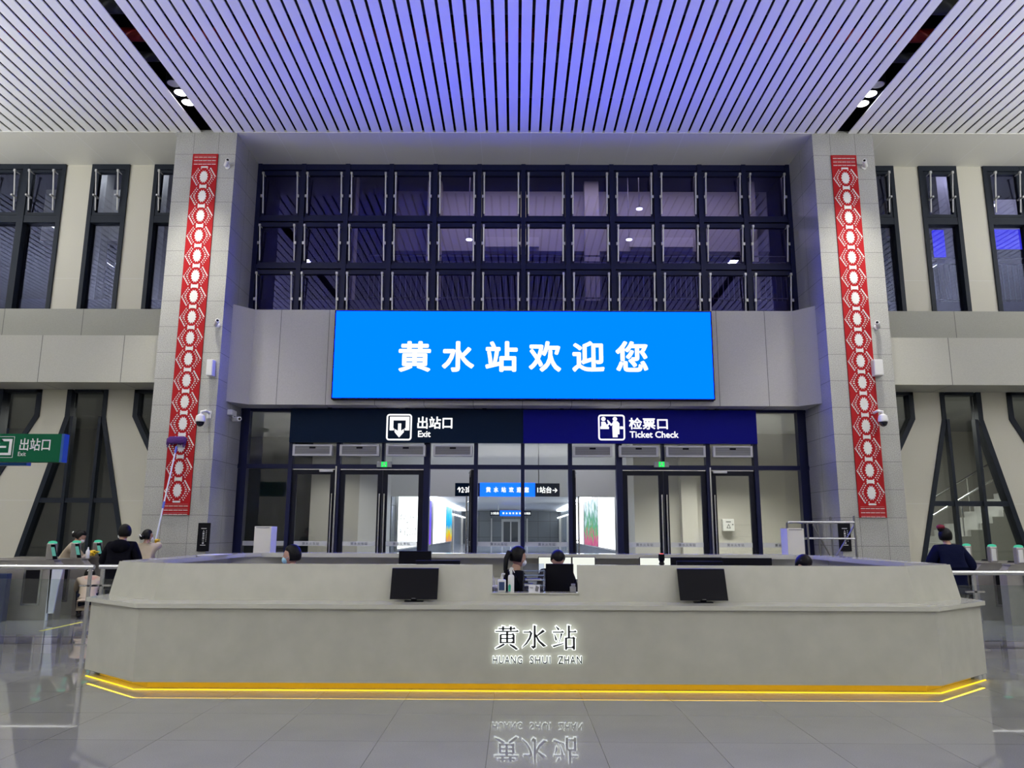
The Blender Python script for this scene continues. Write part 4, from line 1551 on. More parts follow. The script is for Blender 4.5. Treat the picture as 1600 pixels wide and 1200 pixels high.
m_.build('counter_top', 'desk_top', desk)
m_ = MB()
m_.box((OX0 - 0.01, 8.735, OZ - 0.012), (OX1 + 0.01, 8.95, OZ))
m_.build('sill', 'desk_top', desk)
m_ = MB()
m_.slab([(DX - 3.7, 8.86), (DX + 3.7, 8.86), (DX + 3.7, 9.7), (DX - 3.7, 9.7)], 0.72, 0.75)
m_.box((DX - 3.9, 12.7, 0.72), (DX + 3.9, 13.6, 0.75))
m_.build('worktop', 'offwhite', desk)

# backlit lettering on the desk front
SIGN = {'黄': [('h', .15, .85, .855), ('v', .34, .96, .77), ('v', .66, .96, .77), ('h', .02, .98, .735), ('v', .24, .60, .22), ('v', .78, .60, .22), ('h', .24, .80, .60), ('h', .24, .78, .43), ('h', .24, .78, .255), ('v', .51, .73, .255),
              ('p', [(.36, .22), (.43, .17), (.22, .04), (.03, -.03), (.02, .0)]), ('p', [(.62, .20), (.80, .12), (.97, -.03), (.88, -.06), (.60, .15)])],
        '水': [('v', .51, 1.0, .03), ('p', [(.55, .10), (.46, -.03), (.36, .08), (.37, .11)]), ('h', .05, .37, .70), ('p', [(.33, .72), (.42, .67), (.34, .42), (.20, .20), (.0, .02), (.0, .06), (.16, .26), (.28, .48)]),
              ('p', [(.84, .82), (.94, .74), (.58, .50), (.56, .53)]), ('p', [(.54, .62), (.58, .60), (.72, .34), (.99, .11), (.86, .07), (.66, .28), (.54, .52)])],
        '站': [('p', [(.14, .94), (.17, .96), (.30, .84), (.26, .78), (.22, .80)]), ('h', .02, .47, .70), ('p', [(.08, .60), (.11, .61), (.19, .40), (.16, .32), (.12, .36)]), ('p', [(.34, .66), (.42, .63), (.33, .38), (.27, .20), (.25, .21), (.32, .45)]),
              ('p', [(.0, .11), (.05, .05), (.46, .20), (.46, .235)]), ('v', .68, 1.0, .44), ('h', .70, .99, .72), ('v', .56, .47, -.05), ('v', .88, .47, -.05), ('h', .56, .92, .45), ('h', .56, .88, .04)]}
sg = empty('desk_sign', (DX, 8.33, 0.3), 'backlit dark Chinese station name with pinyin below on the desk front', 'sign')
face, halo = MB(), MB()


def stroke(mb, st, ox, oz, w, h, grow, y0, y1):
    if st[0] == 'h':
        _, a, b, z = st
        t_ = 0.024
        pts = [(a, z - t_), (b, z - t_), (b, z + t_), (b - 0.05, z + 0.065), (b - 0.11, z + t_), (a, z + t_)]
    elif st[0] == 'v':
        _, x, a, b = st
        t_ = 0.044
        pts = [(x - t_, b), (x + t_, b), (x + t_, a - 0.05), (x + t_ + 0.02, a - 0.02), (x - t_, a)]
    else:
        pts = st[1]
    P = [Vector((ox + u * w, oz + v * h)) for u, v in pts]
    ar = sum(P[i].x * P[(i + 1) % len(P)].y - P[(i + 1) % len(P)].x * P[i].y for i in range(len(P)))
    if ar < 0:
        P = P[::-1]
    if grow:
        out = []
        n_ = len(P)
        for i in range(n_):
            d1 = (P[i] - P[i - 1]).normalized()
            d2 = (P[(i + 1) % n_] - P[i]).normalized()
            n1, n2 = Vector((d1.y, -d1.x)), Vector((d2.y, -d2.x))
            bi = (n1 + n2)
            bi = bi.normalized() if bi.length > 0.1 else n1
            k_ = min(grow / max(bi.dot(n1), 0.45), grow * 1.6)
            out.append(P[i] + bi * k_)
        P = out
    mb.prism([(p.x, p.y) for p in P], y0, y1)


for ch, px0, px1 in (('黄', 773, 811), ('水', 816, 854), ('站', 863, 901)):
    a_, b_ = at(px0, 1013, 8.28), at(px1, 977, 8.28)
    face, halo = MB(), MB()
    for st in SIGN[ch]:
        stroke(face, st, a_.x, a_.z, b_.x - a_.x, b_.z - a_.z, 0, 8.268, 8.283)
        stroke(halo, st, a_.x, a_.z, b_.x - a_.x, b_.z - a_.z, 0.0065, 8.283, 8.312)
    fc_ = face.build('character', 'dark_metal_letter', sg)
    halo.build('light_layer', 'halo', fc_)
for wd, pa, pb in (('HUANG', 770, 816), ('SHUI', 828, 860), ('ZHAN', 872, 909)):
    a_, b_ = at(pa, 1037, 8.28), at(pb, 1025, 8.28)
    loc = ((a_.x + b_.x) / 2, 8.272, (a_.z + b_.z) / 2)
    face, halo = MB(), MB()
    put_text(face, wd, loc, 0.1, 0, 0.003, 0.0012, spacing=1.18, fit=(b_.x - a_.x, b_.z - a_.z))
    put_text(halo, wd, (loc[0], 8.292, loc[2]), 0.1, 0, 0.006, 0.0045, spacing=1.18, fit=(b_.x - a_.x + 0.0066, b_.z - a_.z + 0.0066))
    fc_ = face.build('pinyin_word', 'dark_metal_letter', sg)
    halo.build('light_layer', 'halo', fc_)
for px in (792, 835, 882):
    for py in (990, 1031):
        pins = MB()
        c = at(px, py, 8.3)
        pins.box((c.x - 0.004, 8.30, c.z - 0.004), (c.x + 0.004, 8.332, c.z + 0.004))
        pins.build('fixing_pin', 'steel', sg)


# monitors leaning on the front ledge
def ledge_monitor(px0, px1, py0, py1, label):
    yb, yt = 8.60, 8.715
    a, b = at(px0, py1, yb), at(px1, py1, yb)
    top = at(px0, py0, yt)
    z0, z1 = ZLD + 0.028, top.z
    e = empty('monitor', ((a.x + b.x) / 2, 8.62, ZLD), label, 'monitor', 'black monitors on the desk ledge')
    m_ = MB()
    v = [(a.x, yb, z0), (b.x, yb, z0), (b.x, yt, z1), (a.x, yt, z1)]
    v += [(p[0], p[1] + 0.02, p[2] + 0.004) for p in v]
    m_.add(v, [(0, 1, 2, 3), (7, 6, 5, 4), (0, 4, 5, 1), (1, 5, 6, 2), (2, 6, 7, 3), (3, 7, 4, 0)])
    m_.build('screen', 'black', e)
    m_ = MB()
    m_.box(((a.x + b.x) / 2 - 0.02, yb - 0.003, z0 + 0.008), ((a.x + b.x) / 2 + 0.02, yb + 0.003, z0 + 0.014))
    m_.build('badge', 'grille', e)
    m_ = MB()
    m_.box(((a.x + b.x) / 2 - 0.1, yb + 0.02, ZLD), ((a.x + b.x) / 2 + 0.1, 8.69, ZLD + 0.012))
    m_.box(((a.x + b.x) / 2 - 0.03, 8.63, ZLD + 0.012), ((a.x + b.x) / 2 + 0.03, 8.66, ZLD + 0.10))
    m_.build('stand', 'black_matte', e)


ledge_monitor(609, 683, 888, 934, 'black monitor on the desk ledge left of the service opening')
ledge_monitor(1063, 1138, 889, 936, 'black monitor on the desk ledge right of the service opening')

m_ = MB()
for q in range(3):
    m_.slab([(-4.66 + q * 0.012, 11.6), (-4.36 + q * 0.012, 11.55), (-4.33 + q * 0.012, 12.1), (-4.63 + q * 0.012, 12.15)], ZUP + q * 0.004 - 0.001, ZUP + q * 0.004 + 0.002)
tag(m_.build('paper_stack', 'paper'), 'few white sheets of paper on the left wing of the desk top', 'paper')
# things on the sill of the opening
zs = OZ
e = empty('pump_bottle', (at(784, 915, 8.85).x, 8.85, zs), 'white pump bottle with dark navy label on the service sill', 'bottle')
x = e.location.x
m_ = MB()
m_.rbox((x - 0.046, 8.825, zs), (x + 0.046, 8.875, zs + 0.135), 0.012)
m_.lathe([(0.018, 0.13), (0.018, 0.165), (0.01, 0.165), (0.01, 0.185)], (x, 8.85, zs), 14)
m_.build('bottle', 'white', e)
m_ = MB()
m_.tube([(x, 8.85, zs + 0.185), (x, 8.85, zs + 0.197), (x + 0.035, 8.845, zs + 0.195)], 0.008, 8)
m_.build('pump', 'white', e)
m_ = MB()
m_.box((x - 0.03, 8.822, zs + 0.02), (x + 0.03, 8.826, zs + 0.11))
m_.build('label_sticker', 'navy_print', e)
e = empty('spray_bottle', (at(798.5, 915, 8.85).x, 8.85, zs), 'tall white spray bottle with green leaf print on the service sill', 'bottle')
x = e.location.x
m_ = MB()
m_.lathe([(0.034, 0), (0.035, 0.01), (0.035, 0.165), (0.03, 0.18), (0.014, 0.19), (0.014, 0.20)], (x, 8.85, zs), 18)
m_.build('bottle', 'white', e)
m_ = MB()
m_.lathe([(0.016, 0.2), (0.016, 0.225), (0.01, 0.235)], (x, 8.85, zs), 12)
m_.prism([(x - 0.025, zs + 0.225), (x + 0.01, zs + 0.235), (x + 0.03, zs + 0.255), (x + 0.01, zs + 0.27), (x - 0.015, zs + 0.262)], 8.84, 8.86)
m_.prism([(x + 0.012, zs + 0.25), (x + 0.022, zs + 0.25), (x + 0.042, zs + 0.21), (x + 0.034, zs + 0.207)], 8.845, 8.855)
m_.build('trigger', 'white', e)
m_ = MB()
m_.prism([(x - 0.03, zs + 0.01), (x - 0.005, zs + 0.01), (x - 0.002, zs + 0.07), (x - 0.012, zs + 0.09), (x - 0.03, zs + 0.07)], 8.81, 8.822)
m_.build('leaf_print', 'green_print', e)
x0, x1 = at(817, 900, 8.9).x, at(852, 900, 8.9).x
e = empty('brochure_rack', ((x0 + x1) / 2, 8.95, 0.75), 'clear acrylic document rack with shelves in the service opening', 'rack')
m_ = MB()
m_.box((x0, 8.95, 0.75), (x0 + 0.012, 9.2, 1.17))
m_.box((x1 - 0.012, 8.95, 0.75), (x1, 9.2, 1.17))
m_.box((x0, 9.19, 0.75), (x1, 9.2, 1.24))
for z in (0.76, 0.95, 1.00, 1.06, 1.11, 1.16):
    m_.box((x0 + 0.012, 8.95, z), (x1 - 0.012, 9.19, z + 0.006))
m_.build('shelves', 'acrylic', e)
m_ = MB()
m_.box((x0 + 0.02, 8.96, 1.005), (x0 + 0.12, 9.18, 1.02))
m_.box((x0 + 0.03, 8.96, 1.066), (x1 - 0.04, 9.18, 1.075))
m_.build('papers', 'paper', e)
c0, c1 = at(826, 928, 8.8), at(843.5, 917, 8.8)
e = MB()
v = [(c0.x, 8.79, zs), (c1.x, 8.79, zs), (c1.x, 8.82, zs + 0.08), (c0.x, 8.82, zs + 0.08)]
v += [(p[0], p[1] + 0.006, p[2]) for p in v]
e.add(v, [(0, 1, 2, 3), (7, 6, 5, 4), (0, 4, 5, 1), (1, 5, 6, 2), (2, 6, 7, 3), (3, 7, 4, 0)], 0)
e.prism([(c0.x + 0.07, zs + 0.02), (c0.x + 0.1, zs + 0.01), (c0.x + 0.115, zs + 0.06), (c0.x + 0.08, zs + 0.075)], 8.785, 8.80, 1)
e.box((c0.x + 0.01, 8.80, zs + 0.05), (c0.x + 0.05, 8.806, zs + 0.055), 1)
tag(e.build('desk_card', ['paper', 'grille']), 'small white leaning card with dark picture on the service sill', 'card')
for i, dx_ in enumerate((0, 0.02)):
    e = MB()
    xx = at(771, 905, 8.9).x + dx_ + 0.01
    e.tube([(xx, 8.9, zs), (xx - 0.012, 8.88, zs + 0.17 - i * 0.05)], 0.004, 8)
    tag(e.build('pen', 'paper'), ('longer' if i == 0 else 'shorter') + ' pale pen leaning at the left end of the service opening', 'pen', 'pens at the opening')
e = MB()
e.rbox((at(891, 920, 8.85).x, 8.84, zs), (at(900, 920, 8.85).x, 8.92, zs + 0.06), 0.006)
e.box((at(893, 915, 8.85).x, 8.86, zs + 0.06), (at(899, 915, 8.85).x, 8.90, zs + 0.09))
tag(e.build('tissue_box', 'grey'), 'small grey tissue box at the right end of the service opening', 'box')


def back_monitor(px0, px1, py0, py1, Y, label, screen='black_matte', z_stand=0.75, group='monitors inside the desk'):
    a, b = at(px0, py1, Y), at(px1, py0, Y)
    e = empty('computer_monitor', ((a.x + b.x) / 2, Y, z_stand), label, 'monitor', group)
    m_ = MB()
    m_.rbox((a.x, Y, a.z), (b.x, Y + 0.04, b.z), 0.006)
    m_.build('casing', 'black', e)
    if screen != 'black_matte':
        m_ = MB()
        m_.box((a.x + 0.01, Y - 0.004, a.z + 0.01), (b.x - 0.01, Y, b.z - 0.01))
        m_.build('screen', screen, e)
    m_ = MB()
    m_.box(((a.x + b.x) / 2 - 0.03, Y + 0.01, z_stand + 0.01), ((a.x + b.x) / 2 + 0.03, Y + 0.035, (a.z + b.z) / 2))
    m_.box(((a.x + b.x) / 2 - 0.12, Y - 0.06, z_stand), ((a.x + b.x) / 2 + 0.12, Y + 0.1, z_stand + 0.012))
    m_.build('stand', 'black_matte', e)


M['white_screen'] = glow('white_screen', (0.92, 0.95, 0.86), 1.0)
back_monitor(853, 896, 881, 934, 9.25, 'back of a black monitor filling the right side of the service opening')
back_monitor(622, 674, 861, 905, 12.75, 'dark monitor standing at the back counter, behind the left ledge monitor')
back_monitor(648, 719, 876, 915, 9.3, 'long black monitor top just above the desk wall, right of the left ledge monitor')
back_monitor(841, 893, 870, 906, 12.9, 'lit white monitor behind the seated person in the service opening', 'white_screen')
back_monitor(894, 930, 870, 906, 12.95, 'lit white monitor right of the service opening at the back counter', 'white_screen')
back_monitor(1000, 1048, 871, 906, 12.9, 'lit white monitor behind the small black device at the back counter', 'white_screen')
back_monitor(1049, 1128, 871, 906, 12.6, 'wide black monitor at the back counter, left one of the dark pair')
back_monitor(1129, 1206, 872, 906, 12.6, 'wide black monitor at the back counter, right one of the dark pair')
back_monitor(1059, 1130, 877, 915, 9.3, 'black monitor top above the desk wall behind the right ledge monitor')

c = at(1034, 882, 9.15)
e = empty('webcam_device', (c.x, 9.15, 0.75), 'black upright camera device with red light above the desk wall', 'device')
m_ = MB()
m_.lathe([(0.045, 0), (0.045, 0.02), (0.02, 0.03), (0.02, 0.48), (0.034, 0.49), (0.024, 0.52), (0.036, 0.54), (0.036, 0.60), (0.03, 0.605)], (c.x, 9.15, 0.75), 16)
m_.build('body', 'black', e)
m_ = MB()
m_.lathe([(0.022, 0.605), (0.022, 0.612)], (c.x, 9.15, 0.75), 14)
m_.build('indicator', 'red_glow', e)

# white upright cabinets behind the desk
for px0, px1, lb in ((395.5, 422, 'tall narrow ivory cabinet behind the left end of the desk'), (1231.5, 1258, 'tall narrow ivory cabinet behind the right end of the desk')):
    Y = 14.25
    a, b = at(px0, 860, Y).x, at(px1, 860, Y).x
    e = empty('upright_cabinet', ((a + b) / 2, Y, 0), lb, 'cabinet', 'ivory upright cabinets behind the desk')
    m_ = MB()
    m_.rbox((a, Y, 0), (b, Y + 0.35, at(800, 824, Y).z), 0.006)
    m_.build('body', 'offwhite', e)
    m_ = MB()
    m_.box((a + 0.03, Y - 0.006, at(800, 826.5, Y).z), (b - 0.03, Y, at(800, 825, Y).z))
    m_.build('top_slot', 'grey', e)

# ------------------------------------------------------------------ fittings on the columns
for s, px, lb in ((-1, 318, 'left'), (1, 1320, 'right')):
    c = at(px, 839, YC - 0.03)
    zt_, zb_ = at(px, 817, YC - 0.03).z, at(px, 861.5, YC - 0.03).z
    hw = 0.125
    e = empty('wall_plaque', (c.x, YC, zb_), 'black upright plaque with white characters low on the %s column' % lb, 'plaque', 'black plaques on the columns')
    m_ = MB()
    m_.rbox((c.x - hw, YC - 0.04, zb_), (c.x + hw, YC, zt_), 0.005)
    m_.build('board', 'black', e)
    m_ = MB()
    for i, ch in enumerate('人脸识别通道'):
        put_text(m_, ch, (c.x + 0.0, YC - 0.042, zt_ - 0.17 - i * 0.048), 0.04, 0, 0.001, 0.001, fit=(0.04, 0.04))
    for zz in (zt_ - 0.12, zb_ + 0.12):
        m_.box((c.x - 0.055, YC - 0.044, zz), (c.x + 0.055, YC - 0.04, zz + 0.012))
    for i in range(7):
        m_.box((c.x + 0.05, YC - 0.044, zt_ - 0.17 - i * 0.035), (c.x + 0.062, YC - 0.04, zt_ - 0.155 - i * 0.035))
    m_.build('lettering', 'paper', e)
for px, lb in ((327, 'left'), (1374.5, 'right')):
    a, b = at(px - 6.5, 586, 16.2), at(px + 5.5, 561, 16.2)
    e = MB()
    e.rbox((a.x, 16.22, a.z), (b.x, YC, b.z), 0.01)
    e.box((a.x + 0.015, 16.213, a.z + 0.02), (b.x - 0.015, 16.22, b.z - 0.02), 0)
    tag(e.build('wall_speaker', 'white'), 'white upright wall speaker beside the banner on the %s column' % lb, 'speaker', 'white wall speakers')
for px, lb, s in ((313, 'left', -1), (1380, 'right', 1)):
    c = at(px, 657, 16.15)
    cx_, cz_ = c.x, c.z
    wx = cx_ - s * 0.08
    e = empty('dome_camera', (wx, YC, cz_ + 0.15), 'large white and black dome camera on the %s column' % lb, 'camera', 'dome cameras on the columns')
    m_ = MB()
    m_.box((wx - 0.05, YC - 0.02, cz_ + 0.08), (wx + 0.05, YC, cz_ + 0.24))
    m_.tube([(wx, YC, cz_ + 0.19), (wx, 16.2, cz_ + 0.21), (cx_, 16.15, cz_ + 0.19), (cx_, 16.15, cz_ + 0.1)], 0.028, 10)
    m_.build('bracket', 'white', e)
    m_ = MB()
    m_.lathe([(0.03, 0.14), (0.085, 0.10), (0.1, 0.03), (0.1, -0.02), (0.088, -0.03)], (cx_, 16.15, cz_), 20)
    m_.build('housing', 'white', e)
    m_ = MB()
    m_.lathe([(0.085, -0.03), (0.08, -0.07), (0.055, -0.11), (0.02, -0.13)], (cx_, 16.15, cz_), 20)
    m_.build('dome', 'lens', e)
for px, py, lb, s in ((352, 256, 'bullet camera at the top of the left column beside the banner', -1), (1354, 257, 'bullet camera at the top of the right column beside the banner', 1),
                      (336, 506, 'small bullet camera halfway up the left column', -1), (1374, 509, 'small bullet camera halfway up the right column', 1)):
    c = at(px, py, 16.25)
    e = empty('bullet_camera', (c.x, YC, c.z), lb, 'camera', 'white bullet cameras')
    m_ = MB()
    m_.lathe([(0.06, 0), (0.06, 0.03), (0.02, 0.04)], (c.x, YC, c.z), 14, 0, (0, -1, 0))
    m_.tube([(c.x, YC - 0.03, c.z), (c.x, YC - 0.12, c.z + 0.02)], 0.018, 8)
    m_.build('mount', 'white', e)
    m_ = MB()
    dv = Vector((-s * 0.6, -1, 0.25)).normalized()
    p0 = Vector((c.x, YC - 0.10, c.z + 0.02))
    m_.tube([p0 - dv * 0.06, p0 + dv * 0.16], 0.045, 12)
    m_.build('housing', 'white', e)
    m_ = MB()
    m_.tube([p0 + dv * 0.16, p0 + dv * 0.165], 0.028, 12)
    m_.build('lens', 'lens', e)
c = at(356, 656, 17.3)
e = empty('bullet_camera', (XC - CI, 17.2, c.z), 'white bullet camera on the inner side of the left column, under the beam', 'camera', 'white bullet cameras')
m_ = MB()
m_.box((XC - CI, 17.05, c.z + 0.08), (XC - CI + 0.1, 17.35, c.z + 0.2))
m_.tube([(XC - CI + 0.06, 17.2, c.z + 0.1), (XC - CI + 0.1, 17.2, c.z)], 0.02, 8)
m_.build('mount', 'white', e)
m_ = MB()
m_.tube([(XC - CI + 0.08, 17.25, c.z), (XC - CI + 0.3, 17.0, c.z - 0.02)], 0.05, 12)
m_.build('housing', 'white', e)
m_ = MB()
m_.tube([(XC - CI + 0.3, 17.0, c.z - 0.02), (XC - CI + 0.306, 16.994, c.z - 0.02)], 0.03, 12)
m_.build('lens', 'lens', e)

# downlights in the ceiling bands
order = ['nearest the column', 'the middle one', 'the farther dim one']
for s, sd in ((-1, 'left'), (1, 'right')):
    for i, y in enumerate((14.90, 14.52, 14.18)):
        e = empty('downlight', (XC + s * BAND, y + 0.4, ZC + 0.1), 'round white downlight in the %s dark ceiling band, %s' % (sd, order[i]), 'lamp', 'downlights in the ceiling bands')
        yy = y + 0.4
        m_ = MB()
        m_.lathe([(0.14, 0.0), (0.155, 0.0), (0.155, 0.22), (0.02, 0.22), (0.02, 1.2)], (XC + s * BAND, yy, ZC + 0.1), 20)
        m_.build('housing', 'black_matte', e)
        m_ = MB()
        m_.lathe([(0.125, -0.006), (0.13, 0.0)], (XC + s * BAND, yy, ZC + 0.1), 20)
        m_.build('diffuser', 'lamp' if i < 2 else 'strut', e)

# ------------------------------------------------------------------ green hanging sign on the left
Y = 12.0
a, b = at(92, 722, Y), at(92, 678, Y)
e = empty('exit_sign', (a.x - 1.0, Y, a.z), 'green board reading Exit with left arrow at the left picture edge', 'sign')
m_ = MB()
m_.box((a.x - 2.2, Y, a.z), (a.x, Y + 0.14, b.z), 0)
m_.build('board', 'sign_green', e)
m_ = MB()
m_.box((a.x, Y + 0.001, a.z - 0.001), (a.x + 0.04, Y + 0.14, b.z + 0.001), 0)
m_.build('end_cap', 'sign_blue', e)
m_ = MB()
c0, c1 = at(30, 704, Y), at(80, 685, Y)
put_text(m_, '出站口', ((c0.x + c1.x) / 2, Y - 0.004, (c0.z + c1.z) / 2 + 0.0), 0.2, 0, 0.002, 0.002, fit=(c1.x - c0.x, c1.z - c0.z))
c0, c1 = at(28, 712.5, Y), at(41, 706, Y)
put_text(m_, 'Exit', ((c0.x + c1.x) / 2, Y - 0.004, (c0.z + c1.z) / 2), 0.1, 0, 0.002, 0.0, fit=(c1.x - c0.x, c1.z - c0.z))
c0, c1 = at(-14, 711, Y), at(20, 686, Y)
x0, z0, W_, H_ = c0.x, c0.z, c1.x - c0.x, c1.z - c0.z
for pts in ([(0.45, 1), (1, 1), (1, 0.86), (0.45, 0.86)], [(0.86, 0.86), (1, 0.86), (1, 0.14), (0.86, 0.14)], [(0.45, 0.14), (1, 0.14), (1, 0), (0.45, 0)],
            [(0.45, 1), (0.58, 0.86), (0.45, 0.86)], [(0.25, 0.57), (0.72, 0.57), (0.72, 0.45), (0.25, 0.45)], [(0.3, 0.75), (0.4, 0.7), (0.25, 0.51), (0.4, 0.32), (0.3, 0.27), (0.05, 0.51)]):
    m_.prism([(x0 + u * W_, z0 + v_ * H_) for u, v_ in pts], Y - 0.006, Y)
fx0, fx1, fz0, fz1 = x0 - 0.02, x0 + W_ + 0.03, z0 - 0.04, z0 + H_ + 0.04
m_.frame(fx0, fx1, fz0, fz1, Y - 0.004, Y, 0.006)
m_.build('pictogram_and_lettering', 'paper', e)
e2 = MB()
a2, b2 = at(47, 728, 12.6), at(47, 700, 12.6)
e2.box((a2.x - 2.0, 12.5, a2.z), (a2.x, 12.62, b2.z))
tag(e2.build('blue_sign', 'sign_blue'), 'blue board hanging just behind the green exit board', 'sign')
m_ = MB()
m_.tube([(a.x - 2.1, Y + 0.3, 0.0), (a.x - 2.1, Y + 0.3, 3.4)], 0.05, 12)
m_.tube([(a.x - 2.1, Y + 0.3, 2.95), (a.x - 2.1, Y + 0.05, 2.95)], 0.03, 8)
m_.tube([(a.x - 2.1, Y + 0.3, 2.8), (a.x - 2.1, Y + 0.6, 2.8)], 0.03, 8)
m_.build('post', 'steel', e)


# ------------------------------------------------------------------ ticket gates and glass rails
def gate(xe, Y, s, label, face_mat='gate_steel'):
    """cabinet running sideways, its end facing the middle of the hall (s = direction of the body)"""
    e = empty('ticket_gate', (xe + s * 0.9, Y, 0), label, 'ticket gate', 'ticket gates left' if s < 0 else 'ticket gates right')
    m_ = MB()
    top = 1.04
    pr = [(xe, 0.0), (xe, top - 0.1), (xe + s * 0.1, top), (xe + s * 1.9, top), (xe + s * 1.9, 0.0)]
    m_.prism(pr, Y, Y + 0.22)
    m_.box((xe + s * 0.08, Y - 0.02, top), (xe + s * 1.9, Y + 0.24, top + 0.02))
    m_.build('cabinet', face_mat, e)
    m_ = MB()
    m_.frame(min(xe + s * 0.28, xe + s * 0.62), max(xe + s * 0.28, xe + s * 0.62), 0.25, 0.92, Y - 0.012, Y, 0.04, 0)
    m_.build('door_trim', 'steel', e)
    m_ = MB()
    m_.box((xe + s * 0.32, Y - 0.008, 0.29), (xe + s * 0.58, Y, 0.88))
    m_.build('dark_panel', 'black', e)
    m_ = MB()
    px_ = (-8.55 if s < 0 else 9.22)
    m_.rbox((px_ - 0.11, Y + 0.05, top + 0.02), (px_ + 0.04, Y + 0.17, top + 0.32), 0.02)
    pod = m_.build('reader_pod', face_mat, e)
    m_ = MB()
    m_.ball((px_ - 0.03, Y + 0.11, top + 0.33), (0.080, 0.065, 0.034), 0, 16, 8)
    m_.build('lamp', 'teal_glow', pod)
    if s < 0:
        m_ = MB()
        q0, q1 = px_ + 0.02, px_ + 0.12
        v = [(q0 - 0.03, Y + 0.02, top + 0.30), (q1 - 0.05, Y + 0.0, top + 0.30), (q1 + 0.02, Y + 0.0, top + 0.03), (q0 + 0.04, Y + 0.02, top + 0.03)]
        v = v + [(p[0], p[1] + 0.03, p[2]) for p in v]
        m_.add(v, [(3, 2, 1, 0), (4, 5, 6, 7), (0, 1, 5, 4), (1, 2, 6, 5), (2, 3, 7, 6), (3, 0, 4, 7)])
        m_.build('face_reader', 'black', pod)
        m_ = MB()
        v = [(q0 - 0.01, Y - 0.002, top + 0.25), (q1 - 0.045, Y - 0.004, top + 0.25), (q1 + 0.005, Y - 0.004, top + 0.09), (q0 + 0.035, Y - 0.002, top + 0.09)]
        v = v + [(p[0], p[1] + 0.004, p[2]) for p in v]
        m_.add(v, [(3, 2, 1, 0), (4, 5, 6, 7), (0, 1, 5, 4), (1, 2, 6, 5), (2, 3, 7, 6), (3, 0, 4, 7)])
        m_.build('reader_screen', 'teal_screen', pod)
    else:
        m_ = MB()
        m_.box((px_ - 0.09, Y + 0.03, top + 0.05), (px_ - 0.01, Y + 0.05, top + 0.28))
        m_.build('reader_panel', 'white', pod)
        m_ = MB()
        m_.lathe([(0.09, 0.0), (0.07, 0.03), (0.02, 0.035)], (px_ + 0.33, Y + 0.11, top + 0.02), 16)
        m_.build('card_reader', 'black', e)
    return e


GL = [(-8.36, 14.55, 'ticket gate nearest the left glass rail, lowest lamp on the left'), (-8.30, 15.35, 'ticket gate behind the nearest one on the left, beside the bending cleaner'),
      (-8.30, 16.15, 'farthest left ticket gate, next to the person in the black coat')]
for xe, Y, lb in GL:
    gate(xe, Y, -1, lb)
GR = [(8.78, 16.0, 'farthest right ticket gate, beside the person in navy'), (8.80, 15.15, 'middle ticket gate of the right row'), (8.85, 14.35, 'nearest ticket gate at the right picture edge')]
for xe, Y, lb in GR:
    gate(xe, Y, 1, lb)
# pale swing wings between the gates
for xe, Y, s, lb in ((-8.45, 14.48, -1, 'pale glass gate wing in front of the nearest left ticket gate'), (9.35, 14.25, 1, 'pale glass gate wing in front of the nearest right ticket gate')):
    m_ = MB()
    m_.prism([(xe, 0.12), (xe + s * 0.02, 0.95), (xe - s * 0.22, 0.95), (xe - s * 0.16, 0.6), (xe - s * 0.12, 0.12)], Y, Y + 0.03)
    m_.box((xe - 0.02, Y, 0), (xe + 0.02, Y + 0.03, 0.95))
    tag(m_.build('gate_wing', 'pole'), lb, 'gate wing')


def glass_rail(x0, x1, Y, label, posts, ztop=0.93, gx0=None, gx1=None):
    e = empty('glass_rail', ((x0 + x1) / 2, Y, 0), label, 'railing', 'glass railings beside the desk')
    m_ = MB()
    m_.tube([(x0, Y, ztop), (x1, Y, ztop)], 0.034, 14)
    m_.build('handrail', 'steel', e)
    m_ = MB()
    m_.box((gx0 if gx0 is not None else x0 + 0.05, Y - 0.006, 0.12), (gx1 if gx1 is not None else x1 - 0.05, Y + 0.006, ztop - 0.17))
    m_.build('glass_panel', 'glass_rail', e)
    for p in posts:
        m_ = MB()
        m_.box((p - 0.02, Y - 0.02, 0), (p + 0.02, Y + 0.02, ztop - 0.02))
        m_.box((p - 0.13, Y - 0.02, ztop - 0.275), (p + 0.13, Y + 0.02, ztop - 0.25))
        m_.box((p - 0.1, Y - 0.05, 0), (p + 0.1, Y + 0.05, 0.012))
        m_.build('post', 'steel', e)


RX = at(147, 890, 11.5).x
glass_rail(-16, RX, 11.5, 'glass railing with thick steel handrail left of the desk', [RX - 0.05, -10.5, -13.5], 1.075, gx1=at(117, 900, 11.5).x)
glass_rail(RX + 0.08, -5.3, 11.5, 'short railing running on behind the left end of the desk', [RX + 0.13], 1.08)
glass_rail(5.6, 16, 11.4, 'glass railing with steel handrail right of the desk', [at(1521, 900, 11.4).x, 11.5], 1.05)

m_ = MB()
p0, p1 = at(2, 942, 14.3), at(17, 896, 14.3)
m_.rbox((p0.x - 0.5, 14.2, 0.0), (p1.x, 14.34, p1.z), 0.01)
tag(m_.build('blue_bin', 'bin_blue'), 'blue box standing behind the glass rail at the left picture edge', 'box')

